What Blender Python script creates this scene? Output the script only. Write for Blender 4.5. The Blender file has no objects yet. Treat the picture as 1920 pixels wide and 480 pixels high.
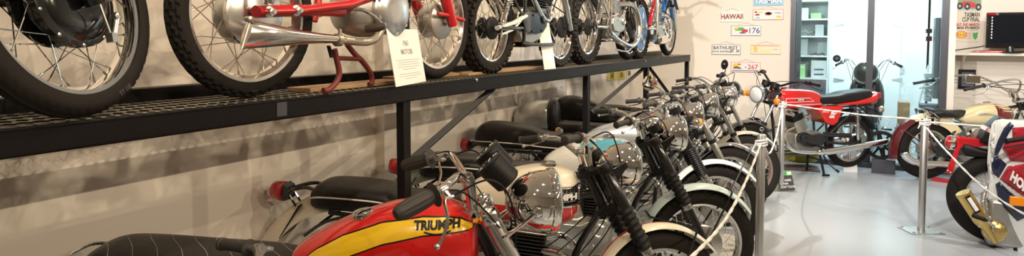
import bpy, bmesh, math, random
from math import sin, cos, pi, radians
from mathutils import Vector, Matrix
from mathutils.bvhtree import BVHTree

random.seed(7)
scene = bpy.context.scene
COL = scene.collection

# ------------------------------------------------------------------ camera model (used to measure positions)
F_PX, VPX, HOR, PY0 = 1200.76, 1617.56, 68.26, 136.42
EYE = 1.6
PITCH = math.atan((PY0 - HOR) / F_PX)
YAW = math.atan((VPX - 960) / F_PX * cos(PITCH))
CY, SY, CP, SP = cos(YAW), sin(YAW), cos(PITCH), sin(PITCH)

def ray(px, py):
    a = (px - 960) / F_PX; b = (PY0 - py) / F_PX
    D = CP + b * SP
    return a * CY - D * SY, a * SY + D * CY, b * CP - SP
def onX(px, py, X0):
    X, Y, z = ray(px, py); t = X0 / X; return Vector((X0, Y * t, EYE + z * t))
def onY(px, py, Y0):
    X, Y, z = ray(px, py); t = Y0 / Y; return Vector((X * t, Y0, EYE + z * t))
def onZ(px, py, Z0):
    X, Y, z = ray(px, py); t = (Z0 - EYE) / z; return Vector((X * t, Y * t, Z0))

# ------------------------------------------------------------------ materials
def lin(c):
    return tuple((x / 12.92 if x <= .04045 else ((x + .055) / 1.055) ** 2.4) for x in c)
def hexc(h):
    return lin((int(h[0:2], 16) / 255, int(h[2:4], 16) / 255, int(h[4:6], 16) / 255))
def mat(name, col, rough=.5, metal=0., coat=0., bump=None, spec=.5, emit=None, estr=0., trans=0., ior=1.45, var=None, alpha=None):
    m = bpy.data.materials.new(name); m.use_nodes = True
    nt = m.node_tree; b = nt.nodes['Principled BSDF']
    c = hexc(col) if isinstance(col, str) else col
    b.inputs['Base Color'].default_value = (*c, 1)
    b.inputs['Roughness'].default_value = rough
    b.inputs['Metallic'].default_value = metal
    b.inputs['Specular IOR Level'].default_value = spec
    b.inputs['Coat Weight'].default_value = coat
    b.inputs['Coat Roughness'].default_value = .04
    b.inputs['Transmission Weight'].default_value = trans
    b.inputs['IOR'].default_value = ior
    if emit:
        b.inputs['Emission Color'].default_value = (*(hexc(emit)), 1)
        b.inputs['Emission Strength'].default_value = estr
    if var:      # (scale, amount) brightness mottling / rough variation
        tc = nt.nodes.new('ShaderNodeTexCoord'); n = nt.nodes.new('ShaderNodeTexNoise')
        n.inputs['Scale'].default_value = var[0]; n.inputs['Detail'].default_value = 5
        nt.links.new(tc.outputs['Object'], n.inputs['Vector'])
        mr = nt.nodes.new('ShaderNodeMapRange')
        mr.inputs['To Min'].default_value = 1 - var[1]; mr.inputs['To Max'].default_value = 1 + var[1]
        nt.links.new(n.outputs['Fac'], mr.inputs['Value'])
        mx = nt.nodes.new('ShaderNodeVectorMath'); mx.operation = 'SCALE'
        mx.inputs[0].default_value = c
        nt.links.new(mr.outputs['Result'], mx.inputs['Scale'])
        nt.links.new(mx.outputs['Vector'], b.inputs['Base Color'])
    if bump:     # (kind, scale, strength)
        tc = nt.nodes.new('ShaderNodeTexCoord')
        if bump[0] == 'noise':
            n = nt.nodes.new('ShaderNodeTexNoise'); n.inputs['Detail'].default_value = 4; out = n.outputs['Fac']
        elif bump[0] == 'cell':
            n = nt.nodes.new('ShaderNodeTexVoronoi'); out = n.outputs['Distance']
        n.inputs['Scale'].default_value = bump[1]
        nt.links.new(tc.outputs['Object'], n.inputs['Vector'])
        bp = nt.nodes.new('ShaderNodeBump'); bp.inputs['Strength'].default_value = bump[2]
        bp.inputs['Distance'].default_value = .002
        nt.links.new(out, bp.inputs['Height']); nt.links.new(bp.outputs['Normal'], b.inputs['Normal'])
    return m

CHROME = mat('chrome', (.80, .79, .77), .045, 1.0)
ALLOY = mat('polished_alloy', (.74, .73, .70), .22, 1.0, var=(14, .12))
DULL = mat('cast_alloy', (.52, .50, .46), .42, 1.0, var=(20, .2))
STEEL = mat('brushed_stainless', (.66, .66, .65), .34, 1.0)
RUST = mat('aged_chrome', (.50, .42, .34), .35, .9, var=(30, .35))
OLDCHROME = mat('worn_chrome', (.78, .74, .70), .16, 1.0, var=(22, .2), bump=('noise', 60, .15))
BLACKP = mat('black_enamel', (.008, .008, .008), .18, 0, coat=.8)
BLACKM = mat('black_satin', (.010, .009, .009), .42, spec=.3)
RUBBER = mat('tyre_rubber', (.016, .013, .011), .7, spec=.2, bump=('noise', 160, .15), var=(9, .25))
GRIP = mat('grip_rubber', (.035, .031, .028), .6)
LEATHER = mat('black_leather', (.013, .011, .010), .36, spec=.35, bump=('cell', 230, .35))
VINYL = mat('black_vinyl', (.011, .010, .009), .3, spec=.35, bump=('cell', 320, .12))
PIPING = mat('white_piping', (.72, .70, .66), .45)
RED = mat('red_tank_paint', (.62, .012, .010), .22, coat=1.0)
REDW = mat('worn_red_paint', (.50, .012, .018), .32, coat=.5, var=(12, .15))
YEL = mat('yellow_band_paint', (.90, .55, .015), .25, coat=1.0)
CREAM = mat('cream_paint', (.80, .72, .56), .25, coat=1.0)
CREAMY = mat('butter_cream_paint', (.80, .66, .38), .25, coat=1.0)
WHITEP = mat('white_paint', (.82, .82, .78), .25, coat=1.0)
PALEB = mat('pale_blue_paint', (.62, .74, .74), .22, coat=1.0)
SKYB = mat('sky_blue_paint', (.10, .42, .58), .2, coat=1.0)
NAVY = mat('navy_paint', (.012, .018, .06), .2, coat=1.0)
DRED = mat('dark_red_paint', (.33, .008, .014), .2, coat=1.0)
MAROON = mat('maroon_paint', (.10, .008, .010), .2, coat=1.0)
SILVERP = mat('silver_paint', (.50, .50, .48), .3, .7, coat=.6)
GREYF = mat('grey_mudguard_paint', (.16, .15, .14), .3, .5, coat=.5)
GREEN = mat('sage_grey_paint', (.16, .19, .16), .3, coat=.8)
AMBER = mat('amber_lens', (.95, .28, .01), .18, coat=.6)
REDL = mat('red_lens', (.42, .006, .012), .15, coat=1.0)
LENS = mat('headlamp_glass', (.80, .82, .82), .12, .0, coat=1.0, bump=('noise', 60, .4))
DIAL = mat('gauge_face', (.03, .03, .032), .25, coat=1.0)
GOLD = mat('gold_anodised_metal', (.70, .50, .18), .36, 1.0)
PAPER = mat('white_card', (.84, .82, .78), .6)
INK = mat('dark_ink', (.05, .05, .05), .6)
GREYINK = mat('grey_ink', (.35, .34, .33), .6)
WHITEINK = mat('white_lettering', (.85, .85, .82), .5)
TYREW = mat('faded_tyre_lettering', (.30, .27, .22), .7)
WOOD = mat('bare_plywood', (.40, .24, .12), .55, var=(6, .2))
CLOTHR = mat('white_rope', (.80, .79, .75), .8, bump=('noise', 300, .5))
BLUEC = mat('blue_anodised', (.03, .12, .35), .3, .3)
SILVERG = mat('silver_card', (.4, .4, .4), .5)

# ------------------------------------------------------------------ mesh builder
class MB:
    def __init__(s, xf=None):
        s.v = []; s.f = []; s.mi = []; s.xf = xf
    def add(s, vs, fs, mi=0):
        o = len(s.v)
        for p in vs: s.v.append(tuple(p))
        for f in fs:
            s.f.append(tuple(i + o for i in f)); s.mi.append(mi)
        return s
    def box(s, c, size, rot=None, mi=0):
        hx, hy, hz = [q / 2 for q in size]; c = Vector(c)
        vs = [Vector((x, y, z)) for x in (-hx, hx) for y in (-hy, hy) for z in (-hz, hz)]
        if rot is not None: vs = [rot @ q for q in vs]
        vs = [q + c for q in vs]
        return s.add(vs, [(0, 1, 3, 2), (4, 6, 7, 5), (0, 4, 5, 1), (2, 3, 7, 6), (0, 2, 6, 4), (1, 5, 7, 3)], mi)
    def tube(s, pts, r, n=8, closed=False, mi=0, flat=1.0, up=None):
        pts = [Vector(q) for q in pts]; N = len(pts)
        rr = r if isinstance(r, (list, tuple)) else [r] * N
        tang = []
        for i in range(N):
            if closed: t = pts[(i + 1) % N] - pts[i - 1]
            elif i == 0: t = pts[1] - pts[0]
            elif i == N - 1: t = pts[-1] - pts[-2]
            else: t = pts[i + 1] - pts[i - 1]
            tang.append(t.normalized() if t.length > 1e-9 else Vector((0, 0, 1)))
        u = Vector(up) if up is not None else (Vector((0, 0, 1)) if abs(tang[0].z) < .9 else Vector((0, 1, 0)))
        vs = []
        for i in range(N):
            t = tang[i]; u = (u - t * u.dot(t))
            u = u.normalized() if u.length > 1e-6 else t.orthogonal().normalized()
            w = t.cross(u)
            for k in range(n):
                a = 2 * pi * k / n
                vs.append(pts[i] + (u * cos(a) * flat + w * sin(a)) * rr[i])
        fs = []
        for i in range(N if closed else N - 1):
            j = (i + 1) % N
            for k in range(n):
                k2 = (k + 1) % n
                fs.append((i * n + k, i * n + k2, j * n + k2, j * n + k))
        if not closed:
            fs.append(tuple(range(n - 1, -1, -1))); fs.append(tuple((N - 1) * n + k for k in range(n)))
        return s.add(vs, fs, mi)
    def lathe(s, prof, o=(0, 0, 0), ax=(0, 1, 0), n=24, mi=0, closed=False):
        """prof: (radius, height along axis)"""
        o = Vector(o); ax = Vector(ax).normalized(); u = ax.orthogonal().normalized(); w = ax.cross(u)
        vs = []
        for (r, h) in prof:
            for k in range(n):
                a = 2 * pi * k / n
                vs.append(o + ax * h + (u * cos(a) + w * sin(a)) * max(r, 1e-5))
        fs = []; P = len(prof)
        for i in range(P if closed else P - 1):
            j = (i + 1) % P
            for k in range(n):
                k2 = (k + 1) % n
                fs.append((i * n + k, i * n + k2, j * n + k2, j * n + k))
        if not closed:
            fs.append(tuple(range(n - 1, -1, -1))); fs.append(tuple((P - 1) * n + k for k in range(n)))
        return s.add(vs, fs, mi)
    def cyl(s, a, b, r, n=16, mi=0):
        return s.tube([a, b], r, n, mi=mi)
    def loft(s, rings, closed=True, cap=True, mi=0):
        n = len(rings[0]); vs = [p for r in rings for p in r]; fs = []
        for i in range(len(rings) - 1):
            for k in range(n if closed else n - 1):
                k2 = (k + 1) % n
                fs.append((i * n + k, i * n + k2, (i + 1) * n + k2, (i + 1) * n + k))
        if cap:
            fs.append(tuple(range(n - 1, -1, -1))); fs.append(tuple((len(rings) - 1) * n + k for k in range(n)))
        return s.add(vs, fs, mi)
    def prism(s, poly, y0, y1, mi=0):
        """poly of (x,z), extruded along y"""
        n = len(poly)
        vs = [(x, y0, z) for x, z in poly] + [(x, y1, z) for x, z in poly]
        fs = [tuple(range(n)), tuple(range(2 * n - 1, n - 1, -1))]
        for k in range(n):
            k2 = (k + 1) % n; fs.append((k, k2, n + k2, n + k))
        return s.add(vs, fs, mi)
    def ell(s, c, rad, n=20, m=12, mi=0, rot=None):
        c = Vector(c); rings = []
        for i in range(m + 1):
            t = -pi / 2 + pi * i / m; ring = []
            for k in range(n):
                a = 2 * pi * k / n
                q = Vector((rad[0] * max(cos(t), 1e-4) * cos(a), rad[1] * max(cos(t), 1e-4) * sin(a), rad[2] * sin(t)))
                if rot is not None: q = rot @ q
                ring.append(c + q)
            rings.append(ring)
        return s.loft(rings, mi=mi)
    def mesh(s, name):
        me = bpy.data.meshes.new(name)
        vs = [s.xf @ Vector(q) for q in s.v] if s.xf is not None else s.v
        me.from_pydata([tuple(q) for q in vs], [], s.f)
        return me
    def build(s, name, m, parent=None, smooth=True, angle=42, bevel=0., sub=0, label=None):
        me = s.mesh(name)
        mats = m if isinstance(m, (list, tuple)) else [m]
        for q in mats: me.materials.append(q)
        if len(mats) > 1: me.polygons.foreach_set('material_index', s.mi)
        bm = bmesh.new(); bm.from_mesh(me); bmesh.ops.recalc_face_normals(bm, faces=bm.faces); bm.to_mesh(me); bm.free()
        if smooth:
            me.polygons.foreach_set('use_smooth', [True] * len(me.polygons)); me.set_sharp_from_angle(angle=radians(angle))
        me.update()
        o = bpy.data.objects.new(name, me); COL.objects.link(o)
        if parent is not None: o.parent = parent
        if bevel > 0:
            b = o.modifiers.new('bevel', 'BEVEL'); b.width = bevel; b.segments = 2; b.limit_method = 'ANGLE'; b.angle_limit = radians(35)
            b.harden_normals = False
        if sub:
            q = o.modifiers.new('sub', 'SUBSURF'); q.levels = sub; q.render_levels = sub
        if label: o['label'] = label
        return o

def catmull(pts, k=6, closed=False):
    pts = [Vector(p) if not isinstance(p, Vector) else p for p in pts]
    N = len(pts); out = []
    rng = range(N if closed else N - 1)
    for i in rng:
        if closed: p0, p1, p2, p3 = pts[i - 1], pts[i], pts[(i + 1) % N], pts[(i + 2) % N]
        else:
            p0 = pts[max(i - 1, 0)]; p1 = pts[i]; p2 = pts[i + 1]; p3 = pts[min(i + 2, N - 1)]
        for j in range(k):
            t = j / k
            out.append(.5 * ((2 * p1) + (p2 - p0) * t + (2 * p0 - 5 * p1 + 4 * p2 - p3) * t * t + (3 * p1 - p0 - 3 * p2 + p3) * t ** 3))
    if not closed: out.append(pts[-1])
    return out
def catn(rows, k=4):
    """catmull on plain tuples of any size"""
    N = len(rows); out = []
    for i in range(N - 1):
        r = [rows[max(i - 1, 0)], rows[i], rows[i + 1], rows[min(i + 2, N - 1)]]
        for j in range(k):
            t = j / k
            out.append(tuple(.5 * ((2 * b) + (c - a) * t + (2 * a - 5 * b + 4 * c - d) * t * t + (3 * b - a - 3 * c + d) * t ** 3) for a, b, c, d in zip(*r)))
    out.append(tuple(rows[-1])); return out

def thing(name, label, cat, loc=(0, 0, 0), rot=(0, 0, 0), group=None):
    o = bpy.data.objects.new(name, None); COL.objects.link(o)
    o.empty_display_size = .1
    o.location = loc; o.rotation_euler = rot; o['label'] = label; o['category'] = cat
    if group: o['group'] = group
    return o
def tag(o, label, cat, group=None):
    o['label'] = label; o['category'] = cat
    if group: o['group'] = group
    return o
def struct(o):
    o['kind'] = 'structure'; return o
def rootmat(o):
    return Matrix.Translation(o.location) @ o.rotation_euler.to_matrix().to_4x4()

def loc_on(root, px, py, y):
    """point of an object's own plane y seen at a photo pixel"""
    H = rootmat(root).inverted(); d = H.to_3x3() @ Vector(ray(px, py)); o = H @ Vector((0, 0, EYE)); t = (y - o.y) / d.y
    return o + d * t
def text2d(body, size=1., sx=1., shear=0., bold=0., align='CENTER'):
    """filled letters as flat (verts, faces) in the u,v plane"""
    cu = bpy.data.curves.new('lettering', 'FONT'); cu.body = body; cu.size = size
    cu.align_x = align; cu.align_y = 'CENTER'; cu.shear = shear; cu.offset = bold; cu.resolution_u = 3
    ob = bpy.data.objects.new('lettering', cu); COL.objects.link(ob)
    me = ob.to_mesh()
    vs = [(v.co.x * sx, v.co.y) for v in me.vertices]; fs = [tuple(p.vertices) for p in me.polygons]
    ob.to_mesh_clear(); bpy.data.objects.remove(ob); bpy.data.curves.remove(cu)
    return vs, fs
def put_text(mb, body, size, o, u, v, sx=1., shear=0., bold=0., mi=0, align='CENTER'):
    vs, fs = text2d(body, size, sx, shear, bold, align); o = Vector(o); u = Vector(u).normalized(); v = Vector(v).normalized()
    mb.add([o + u * a + v * b for a, b in vs], fs, mi)
def bvh_of(mb):
    return BVHTree.FromPolygons([Vector(q) for q in mb.v], mb.f)
def hit(bvh, p, d, off):
    h = bvh.ray_cast(Vector(p), Vector(d))
    if h[0] is None: return None
    nrm = h[1]
    if nrm.dot(Vector(d)) > 0: nrm = -nrm
    return h[0] + nrm * off
def side_strip(bvh, lo, hi, x0, x1, side, off, nx=26, nz=6, mi=0, mb=None):
    """coloured band that follows the flank of a tank between curves lo(x), hi(x)"""
    mb = mb or MB(); g = []
    for i in range(nx + 1):
        x = x0 + (x1 - x0) * i / nx; a, b = lo(x), hi(x)
        for j in range(nz + 1):
            z = a + (b - a) * j / nz
            g.append(hit(bvh, (x, side * 1., z), (0, -side, 0), off))
    vs = []; idx = {}
    for q, p in enumerate(g):
        if p is not None: idx[q] = len(vs); vs.append(p)
    fs = []
    for i in range(nx):
        for j in range(nz):
            c = [i * (nz + 1) + j, (i + 1) * (nz + 1) + j, (i + 1) * (nz + 1) + j + 1, i * (nz + 1) + j + 1]
            if all(q in idx for q in c): fs.append(tuple(idx[q] for q in c))
    mb.add(vs, fs, mi); return mb
def side_text(bvh, body, size, c, side, off, sx=1., shear=0., bold=0., ang=0., align='CENTER'):
    vs, fs = text2d(body, size, sx, shear, bold, align); mb = MB(); out = []
    for a, b in vs:
        # reading left to right as seen from the given side
        dx = (a * cos(ang) - b * sin(ang)) * (1 if side < 0 else -1); dz = a * sin(ang) + b * cos(ang)
        p = hit(bvh, (c[0] + dx, side * 1., c[1] + dz), (0, -side, 0), off)
        out.append(p if p is not None else Vector((c[0] + dx, side * .14, c[1] + dz)))
    mb.add(out, fs); return mb
def ring_se(x, w, zb, zt, n=28, e=2.5, yc=0.):
    cz = (zb + zt) / 2; h = (zt - zb) / 2; r = []
    for k in range(n):
        a = 2 * pi * k / n; ca, sa = cos(a), sin(a)
        r.append(Vector((x, yc + w * math.copysign(abs(ca) ** (2 / e), ca), cz + h * math.copysign(abs(sa) ** (2 / e), sa))))
    return r
# ------------------------------------------------------------------ motorcycle components
I4 = Matrix.Identity(4)
def tread_fn(kind):
    def road(i, n, a):
        d = 0.
        if abs(abs(a) - .42) < .07 or abs(a) < .05: d -= .003
        ph = (i * 60 / n + abs(a) * 1.5) % 1.
        if .5 < abs(a) < 1.05 and ph < .3: d -= .0035
        return d
    def rib(i, n, a):
        return -.003 if min(abs(abs(a) - q) for q in (.0, .3, .6)) < .06 else 0.
    def zig(i, n, a):
        ph = (i * 44 / n + (.5 if int((a + 3) / .36) % 2 else 0)) % 1.
        if abs(a) > 1.15: return 0.
        return -.005 if ph < .3 or abs(((a + 3) / .36) % 1. - .5) > .42 else .001
    def knob(i, n, a):
        if abs(a) > 1.35: return 0.
        row = int((a + 1.35) / .54); fr = ((a + 1.35) / .54) % 1.
        ph = (i * 34 / n + (.5 if row % 2 else 0)) % 1.
        return .015 if (ph < .55 and .14 < fr < .9) else -.002
    return dict(road=road, rib=rib, zig=zig, knob=knob)[kind]

def make_tyre(R, w, rim, tread, c, S, n=None):
    n = n or dict(road=240, rib=96, zig=264, knob=204)[tread]
    fn = tread_fn(tread); h = R - rim; h2 = h * .56; Rc = R - h2
    M_ = 31 if tread in ('knob', 'zig') else 23
    mb = MB(S); vs = []; prof = []
    for j in range(M_):
        a = radians(118) * (-1 + 2 * j / (M_ - 1)); prof.append((a, Rc + (h2 if abs(a) < pi / 2 else (Rc - rim) * 1.95) * cos(a), w / 2 * sin(a)))
    for i in range(n):
        t = 2 * pi * i / n; ct, st = cos(t), sin(t)
        for a, r, y in prof:
            d = fn(i, n, a); rr = r + d * cos(a * .8); yy = y + d * sin(a * .8)
            vs.append((c[0] + rr * ct, c[1] + yy, c[2] + rr * st))
    fs = []
    for i in range(n):
        i2 = (i + 1) % n
        for j in range(M_ - 1):
            fs.append((i * M_ + j, i * M_ + j + 1, i2 * M_ + j + 1, i2 * M_ + j))
        fs.append((i * M_ + M_ - 1, i * M_, i2 * M_, i2 * M_ + M_ - 1))
    mb.add(vs, fs); return mb

def wheel(parent, name, c, R=.335, w=.09, rim=.247, S=I4, tread='road', drum=.075, drum_side=0, rimm=None, spm=None, hubm=None, nsp=36, disc=None, tyrem=None, rw=None, nut=.075):
    """tyre with rim, hub and spokes as sub-parts"""
    rimm = rimm or CHROME; spm = spm or CHROME; hubm = hubm or DULL
    ty = make_tyre(R, w, rim, tread, c, S).build(name, tyrem or RUBBER, parent, angle=30 if tread in ('knob', 'zig') else 45)
    rw = rw or w * .40; k = rw / .04
    cx, cy, cz = c
    prof = [(-.040, .010), (-.034, .013), (-.030, -.003), (-.014, -.012), (.014, -.012), (.030, -.003), (.034, .013), (.040, .010), (.036, -.010), (.016, -.021), (-.016, -.021), (-.036, -.010)]
    m = MB(S); m.lathe([(rim + q[1], q[0] * k) for q in prof], c, (0, 1, 0), 72, closed=True)
    m.build('rim', rimm, ty, angle=35)
    m = MB(S)
    fl = drum + .012
    hp = [(.012, -nut), (.012, -.055), (.020, -.052), (fl * .8, -.046), (fl, -.040), (fl, -.034), (drum * .72, -.028), (drum * .62, 0), (drum * .8, .026), (fl, .032), (fl, .042), (fl * .85, .048), (.025, .054), (.012, .058), (.012, nut)]
    m.lathe(hp, c, (0, 1, 0), 36)
    for sgn in (-1, 1):
        m.lathe([(.017, sgn * nut), (.017, sgn * (nut + .012))], c, (0, 1, 0), 6)
    if drum_side:       # brake plate with cooling ring, cam lever and torque arm
        m.lathe([(drum * 1.25, drum_side * .034), (drum * 1.25, drum_side * .05), (drum * 1.1, drum_side * .056), (drum * .5, drum_side * .062), (.02, drum_side * .066)], c, (0, 1, 0), 36)
    m.build('hub', hubm, ty)
    if disc:            # brake disc
        m = MB(S); m.lathe([(disc, disc_off := -.062), (disc, -.057), (disc * .62, -.057), (disc * .62, -.062)], c, (0, 1, 0), 48, closed=True)
        for q in range(5):
            a = 2 * pi * q / 5; m.tube([(cx + .03 * cos(a), cy - .058, cz + .03 * sin(a)), (cx + disc * .66 * cos(a), cy - .059, cz + disc * .66 * sin(a))], .009, 6)
        m.build('brake_disc', CHROME, ty)
    if nsp:
        m = MB(S); q4 = nsp // 4
        for k_ in range(nsp):
            s_ = 1 if k_ % 2 else -1; lead = 1 if (k_ // 2) % 2 else -1
            A = 2 * pi * k_ / nsp; B = A - lead * .95
            p0 = Vector((cx + fl * .92 * cos(B), cy + s_ * .037, cz + fl * .92 * sin(B)))
            p1 = Vector((cx + (rim - .015) * cos(A), cy + s_ * .006, cz + (rim - .015) * sin(A)))
            d = (p1 - p0).normalized(); L = (p1 - p0).length
            m.tube([p0, p0 + d * (L - .022)], .0017, 5)
            m.tube([p0 + d * (L - .022), p1], .0033, 6)
        m.build('spokes', spm, ty, angle=60)
    return ty

def mag_wheel(parent, name, c, R, w, rim, S=I4, nsp=7, m_=None, tread='road'):
    """tyre with a cast spoked wheel"""
    ty = make_tyre(R, w, rim, tread, c, S).build(name, RUBBER, parent)
    m = MB(S); k = w * .38 / .04
    m.lathe([(rim + q[1], q[0] * k) for q in [(-.04, .01), (-.034, .013), (-.028, -.012), (.028, -.012), (.034, .013), (.04, .01), (.036, -.022), (-.036, -.022)]], c, (0, 1, 0), 72, closed=True)
    for q in range(nsp):
        a = 2 * pi * q / nsp
        for b in (-.10, .10):
            m.tube([(c[0] + .05 * cos(a), c[1], c[2] + .05 * sin(a)), (c[0] + (rim - .015) * cos(a + b), c[1], c[2] + (rim - .015) * sin(a + b))], [.018, .010], 8)
    m.lathe([(.012, -.08), (.03, -.05), (.06, -.035), (.06, .035), (.03, .05), (.012, .08)], c, (0, 1, 0), 28)
    m.build('cast_wheel', m_ or ALLOY, ty)
    return ty

def mudguard(parent, name, c, rho, w, a0, a1, m, S=I4, drop=.024, flare=0., n=40, stripe=None, wa=None):
    """curved blade round a wheel; m may be (body, stripe)"""
    prof = []
    K = 10
    ts = [-1 + 2 * j / K for j in range(K + 1)]
    if stripe: ts = [-1, -.8, -.6, -.42, -stripe, -stripe * .98, 0, stripe * .98, stripe, .42, .6, .8, 1]
    rings = []
    for i in range(n + 1):
        u = i / n; a = radians(a0 + (a1 - a0) * u); ex = flare * max(0, (u - .8) / .2) ** 2
        ww = w if wa is None else wa(u)
        out = []; inn = []
        for t in ts:
            r = rho - drop * abs(t) ** 2.2 + ex
            y = c[1] + ww / 2 * t
            out.append(Vector((c[0] + r * cos(a), y, c[2] + r * sin(a))))
            r -= .003
            inn.append(Vector((c[0] + r * cos(a), y * .985, c[2] + r * sin(a))))
        rings.append(out + inn[::-1])
    mb = MB(S); mb.loft(rings, closed=True, cap=True)
    if stripe:
        nn = len(rings[0]); k = 0
        for i in range(n):
            for j in range(nn):
                if 4 <= j <= 7: mb.mi[i * nn + j] = 1
    return mb.build(name, list(m) if stripe else m, parent, angle=50)

def concertina(mb, a, b, r, folds, n=20, amp=.007):
    a = Vector(a); b = Vector(b); d = b - a; L = d.length; prof = []
    for i in range(folds * 4 + 1):
        t = i / (folds * 4); prof.append((r + amp * (.5 - .5 * cos(2 * pi * folds * t)) * (1 - .18 * t), t * L))
    mb.lathe([(r * .8, 0)] + prof + [(r * .8, L)], a, d, n)

def headlamp(parent, c, r, S, shell, rimm=None, depth=.15, lens=None, bolt=True, light=None, ears=None, earm=None, sgn=1, name='headlight'):
    """bowl facing +x"""
    c = Vector(c); X = (1, 0, 0)
    prof = []
    for i in range(13):
        t = pi / 2 * i / 12
        prof.append((max(r * .97 * sin(t), .001), -depth * cos(t) * .78))
    prof += [(r * .97, .012)]
    h = MB(S).lathe(prof, c, X, 40).build(name, shell, parent)
    MB(S).lathe([(r * .96, .008), (r * 1.03, .012), (r * 1.05, .022), (r * 1.03, .034), (r * .95, .043), (r * .88, .044), (r * .88, .03)], c, X, 40, closed=True).build('headlight_rim', rimm or CHROME, h)
    MB(S).lathe([(r * .9, .036), (r * .8, .046), (r * .5, .056), (.002, .062)], c, X, 36).build('lens', lens or LENS, h)
    m = MB(S)
    m.lathe([(.012, -.0), (.012, .01), (.009, .016)], c + Vector((-.05, -r * .93, -.01)), (0, -1, 0), 12)
    m.lathe([(.012, -.0), (.012, .01), (.009, .016)], c + Vector((-.05, r * .93, -.01)), (0, 1, 0), 12)
    m.lathe([(.010, 0), (.010, .012), (.005, .016)], c + Vector((-.055, 0, r * .80)), (0, 0, 1), 12)
    m.build('switch_knob', CHROME, h)
    return h

def grip(parent, a, b, S, r=.0165, style='plain', m=GRIP):
    """a = inner end, b = outer end"""
    a = Vector(a); b = Vector(b); d = b - a; L = d.length; mb = MB(S)
    if style == 'barrel':
        n = 36; rings = []; dn = d.normalized(); u = dn.orthogonal().normalized(); w = dn.cross(u)
        for i in range(17):
            t = i / 16; rr = r * (.98 + .28 * sin(pi * min(1, t * 1.02)) ** .8)
            if t < .06: rr = r * 1.9
            if t > .97: rr *= .8
            ring = []
            for k in range(n):
                q = rr * (1 + (.06 if (k % 3 == 0 and .1 < t < .9) else 0))
                an = 2 * pi * k / n; ring.append(a + d * t + (u * cos(an) + w * sin(an)) * q)
            rings.append(ring)
        mb.loft(rings)
    else:
        mb.lathe([(r * .9, 0), (r * 1.55, .002), (r * 1.55, .008), (r, .011), (r * .98, L * .5), (r, L - .012), (r * 1.18, L - .01), (r * 1.18, L - .002), (r * .9, L)], a, d, 22)
    g = mb.build('handlebar_grip', m, parent)
    return g

def lever(parent, a, b, S, m=ALLOY, drop=(.045, -.02), ball=True, ls=1.):
    """perch at a (inner end of grip), blade running beside the grip towards b"""
    a = Vector(a); b = Vector(b); d = (b - a).normalized(); f = Vector((1, 0, 0)); f = (f - d * f.dot(d)).normalized()
    up = Vector((0, 0, 1))
    mb = MB(S)
    inn = a - d * .035
    mb.lathe([(.016, -.012), (.018, 0), (.016, .012)], inn, d, 12)
    pv = inn + f * .035 + up * -.004
    mb.tube([inn, pv], [.012, .009], 8)
    p = [pv - d * .012, pv + d * .02, pv + d * .06 * ls + f * drop[0] * .5 + up * drop[1] * .5, pv + d * .12 * ls + f * drop[0] * .55 + up * drop[1], pv + d * .165 * ls + f * drop[0] * .35 + up * drop[1] * 1.2]
    mb.tube(catmull(p, 5), [.008] * 3 + [.0062] * 18, 8, up=(0, 0, 1), flat=.7)
    if ball: mb.ell(p[-1], (.010, .010, .010), 10, 8)
    return mb.build('control_lever', m, parent), pv

def cable(parent, pts, S=I4, r=.0034, m=None, name='cable'):
    return MB(S).tube(catmull(pts, 7), r, 6).build(name, m or BLACKM, parent)

def gauge(parent, c, n, S, r=.042, h=.06, case=None, ringm=None):
    c = Vector(c); n = Vector(n).normalized()
    g = MB(S).lathe([(r * .75, -h), (r * .92, -h * .92), (r * .98, -h * .3), (r, 0), (r * .9, .004)], c, n, 28).build('instrument', case or BLACKM, parent)
    MB(S).lathe([(r * .99, -.004), (r * 1.07, 0), (r * 1.05, .007), (r * .92, .009), (r * .9, .003)], c, n, 28, closed=True).build('instrument_rim', ringm or CHROME, g)
    MB(S).lathe([(r * .93, .003), (r * .9, .005), (.001, .0055)], c, n, 24).build('dial', DIAL, g)
    m = MB(S); u = n.orthogonal().normalized(); w = n.cross(u)
    for k in range(11):
        a = radians(-40 + 26 * k); q = u * cos(a) + w * sin(a); m.tube([c + q * r * .62 + n * .0062, c + q * r * .82 + n * .0062], .0011, 4)
    m.tube([c + n * .0065, c + (u * .6 + w * .5) * r * .8 + n * .0065], .0012, 4)
    m.build('dial_marks', WHITEINK, g)
    return g

def indicator(parent, base, tip, S, r=.030, face=(1, 0, 0), shell=None, stalk=None):
    base = Vector(base); tip = Vector(tip); face = Vector(face).normalized()
    g = MB(S).tube([base, tip], .009, 10).build('indicator', stalk or CHROME, parent)
    MB(S).lathe([(.006, -.045), (r * .8, -.03), (r, -.005), (r * 1.03, .002), (r * .98, .004)], tip, face, 20).build('indicator_shell', shell or CHROME, g)
    MB(S).lathe([(r * .97, .001), (r * .93, .016), (r * .7, .024), (.002, .028)], tip, face, 20).build('indicator_lens', AMBER, g)
    return g

def mirror(parent, base, mid, c, n, S, r=.055, back=None, stem=None, rect=False):
    c = Vector(c); n = Vector(n).normalized()
    g = MB(S).tube(catmull([base, mid, c - n * .012], 6), .0045, 8).build('mirror', stem or CHROME, parent)
    if rect:
        u = n.cross(Vector((0, 0, 1))).normalized(); w = u.cross(n); rot = Matrix((u, w, n)).transposed()
        MB(S).box(c, (.13, .085, .018), rot).build('mirror_head', back or CHROME, g, bevel=.006)
    else:
        MB(S).lathe([(.01, -.026), (r * .7, -.018), (r, -.004), (r * 1.02, .002), (r * .94, .004)], c, n, 28).build('mirror_head', back or CHROME, g)
        MB(S).lathe([(r * .93, .003), (.001, .0045)], c, n, 28).build('mirror_glass', CHROME, g)
    return g

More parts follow.
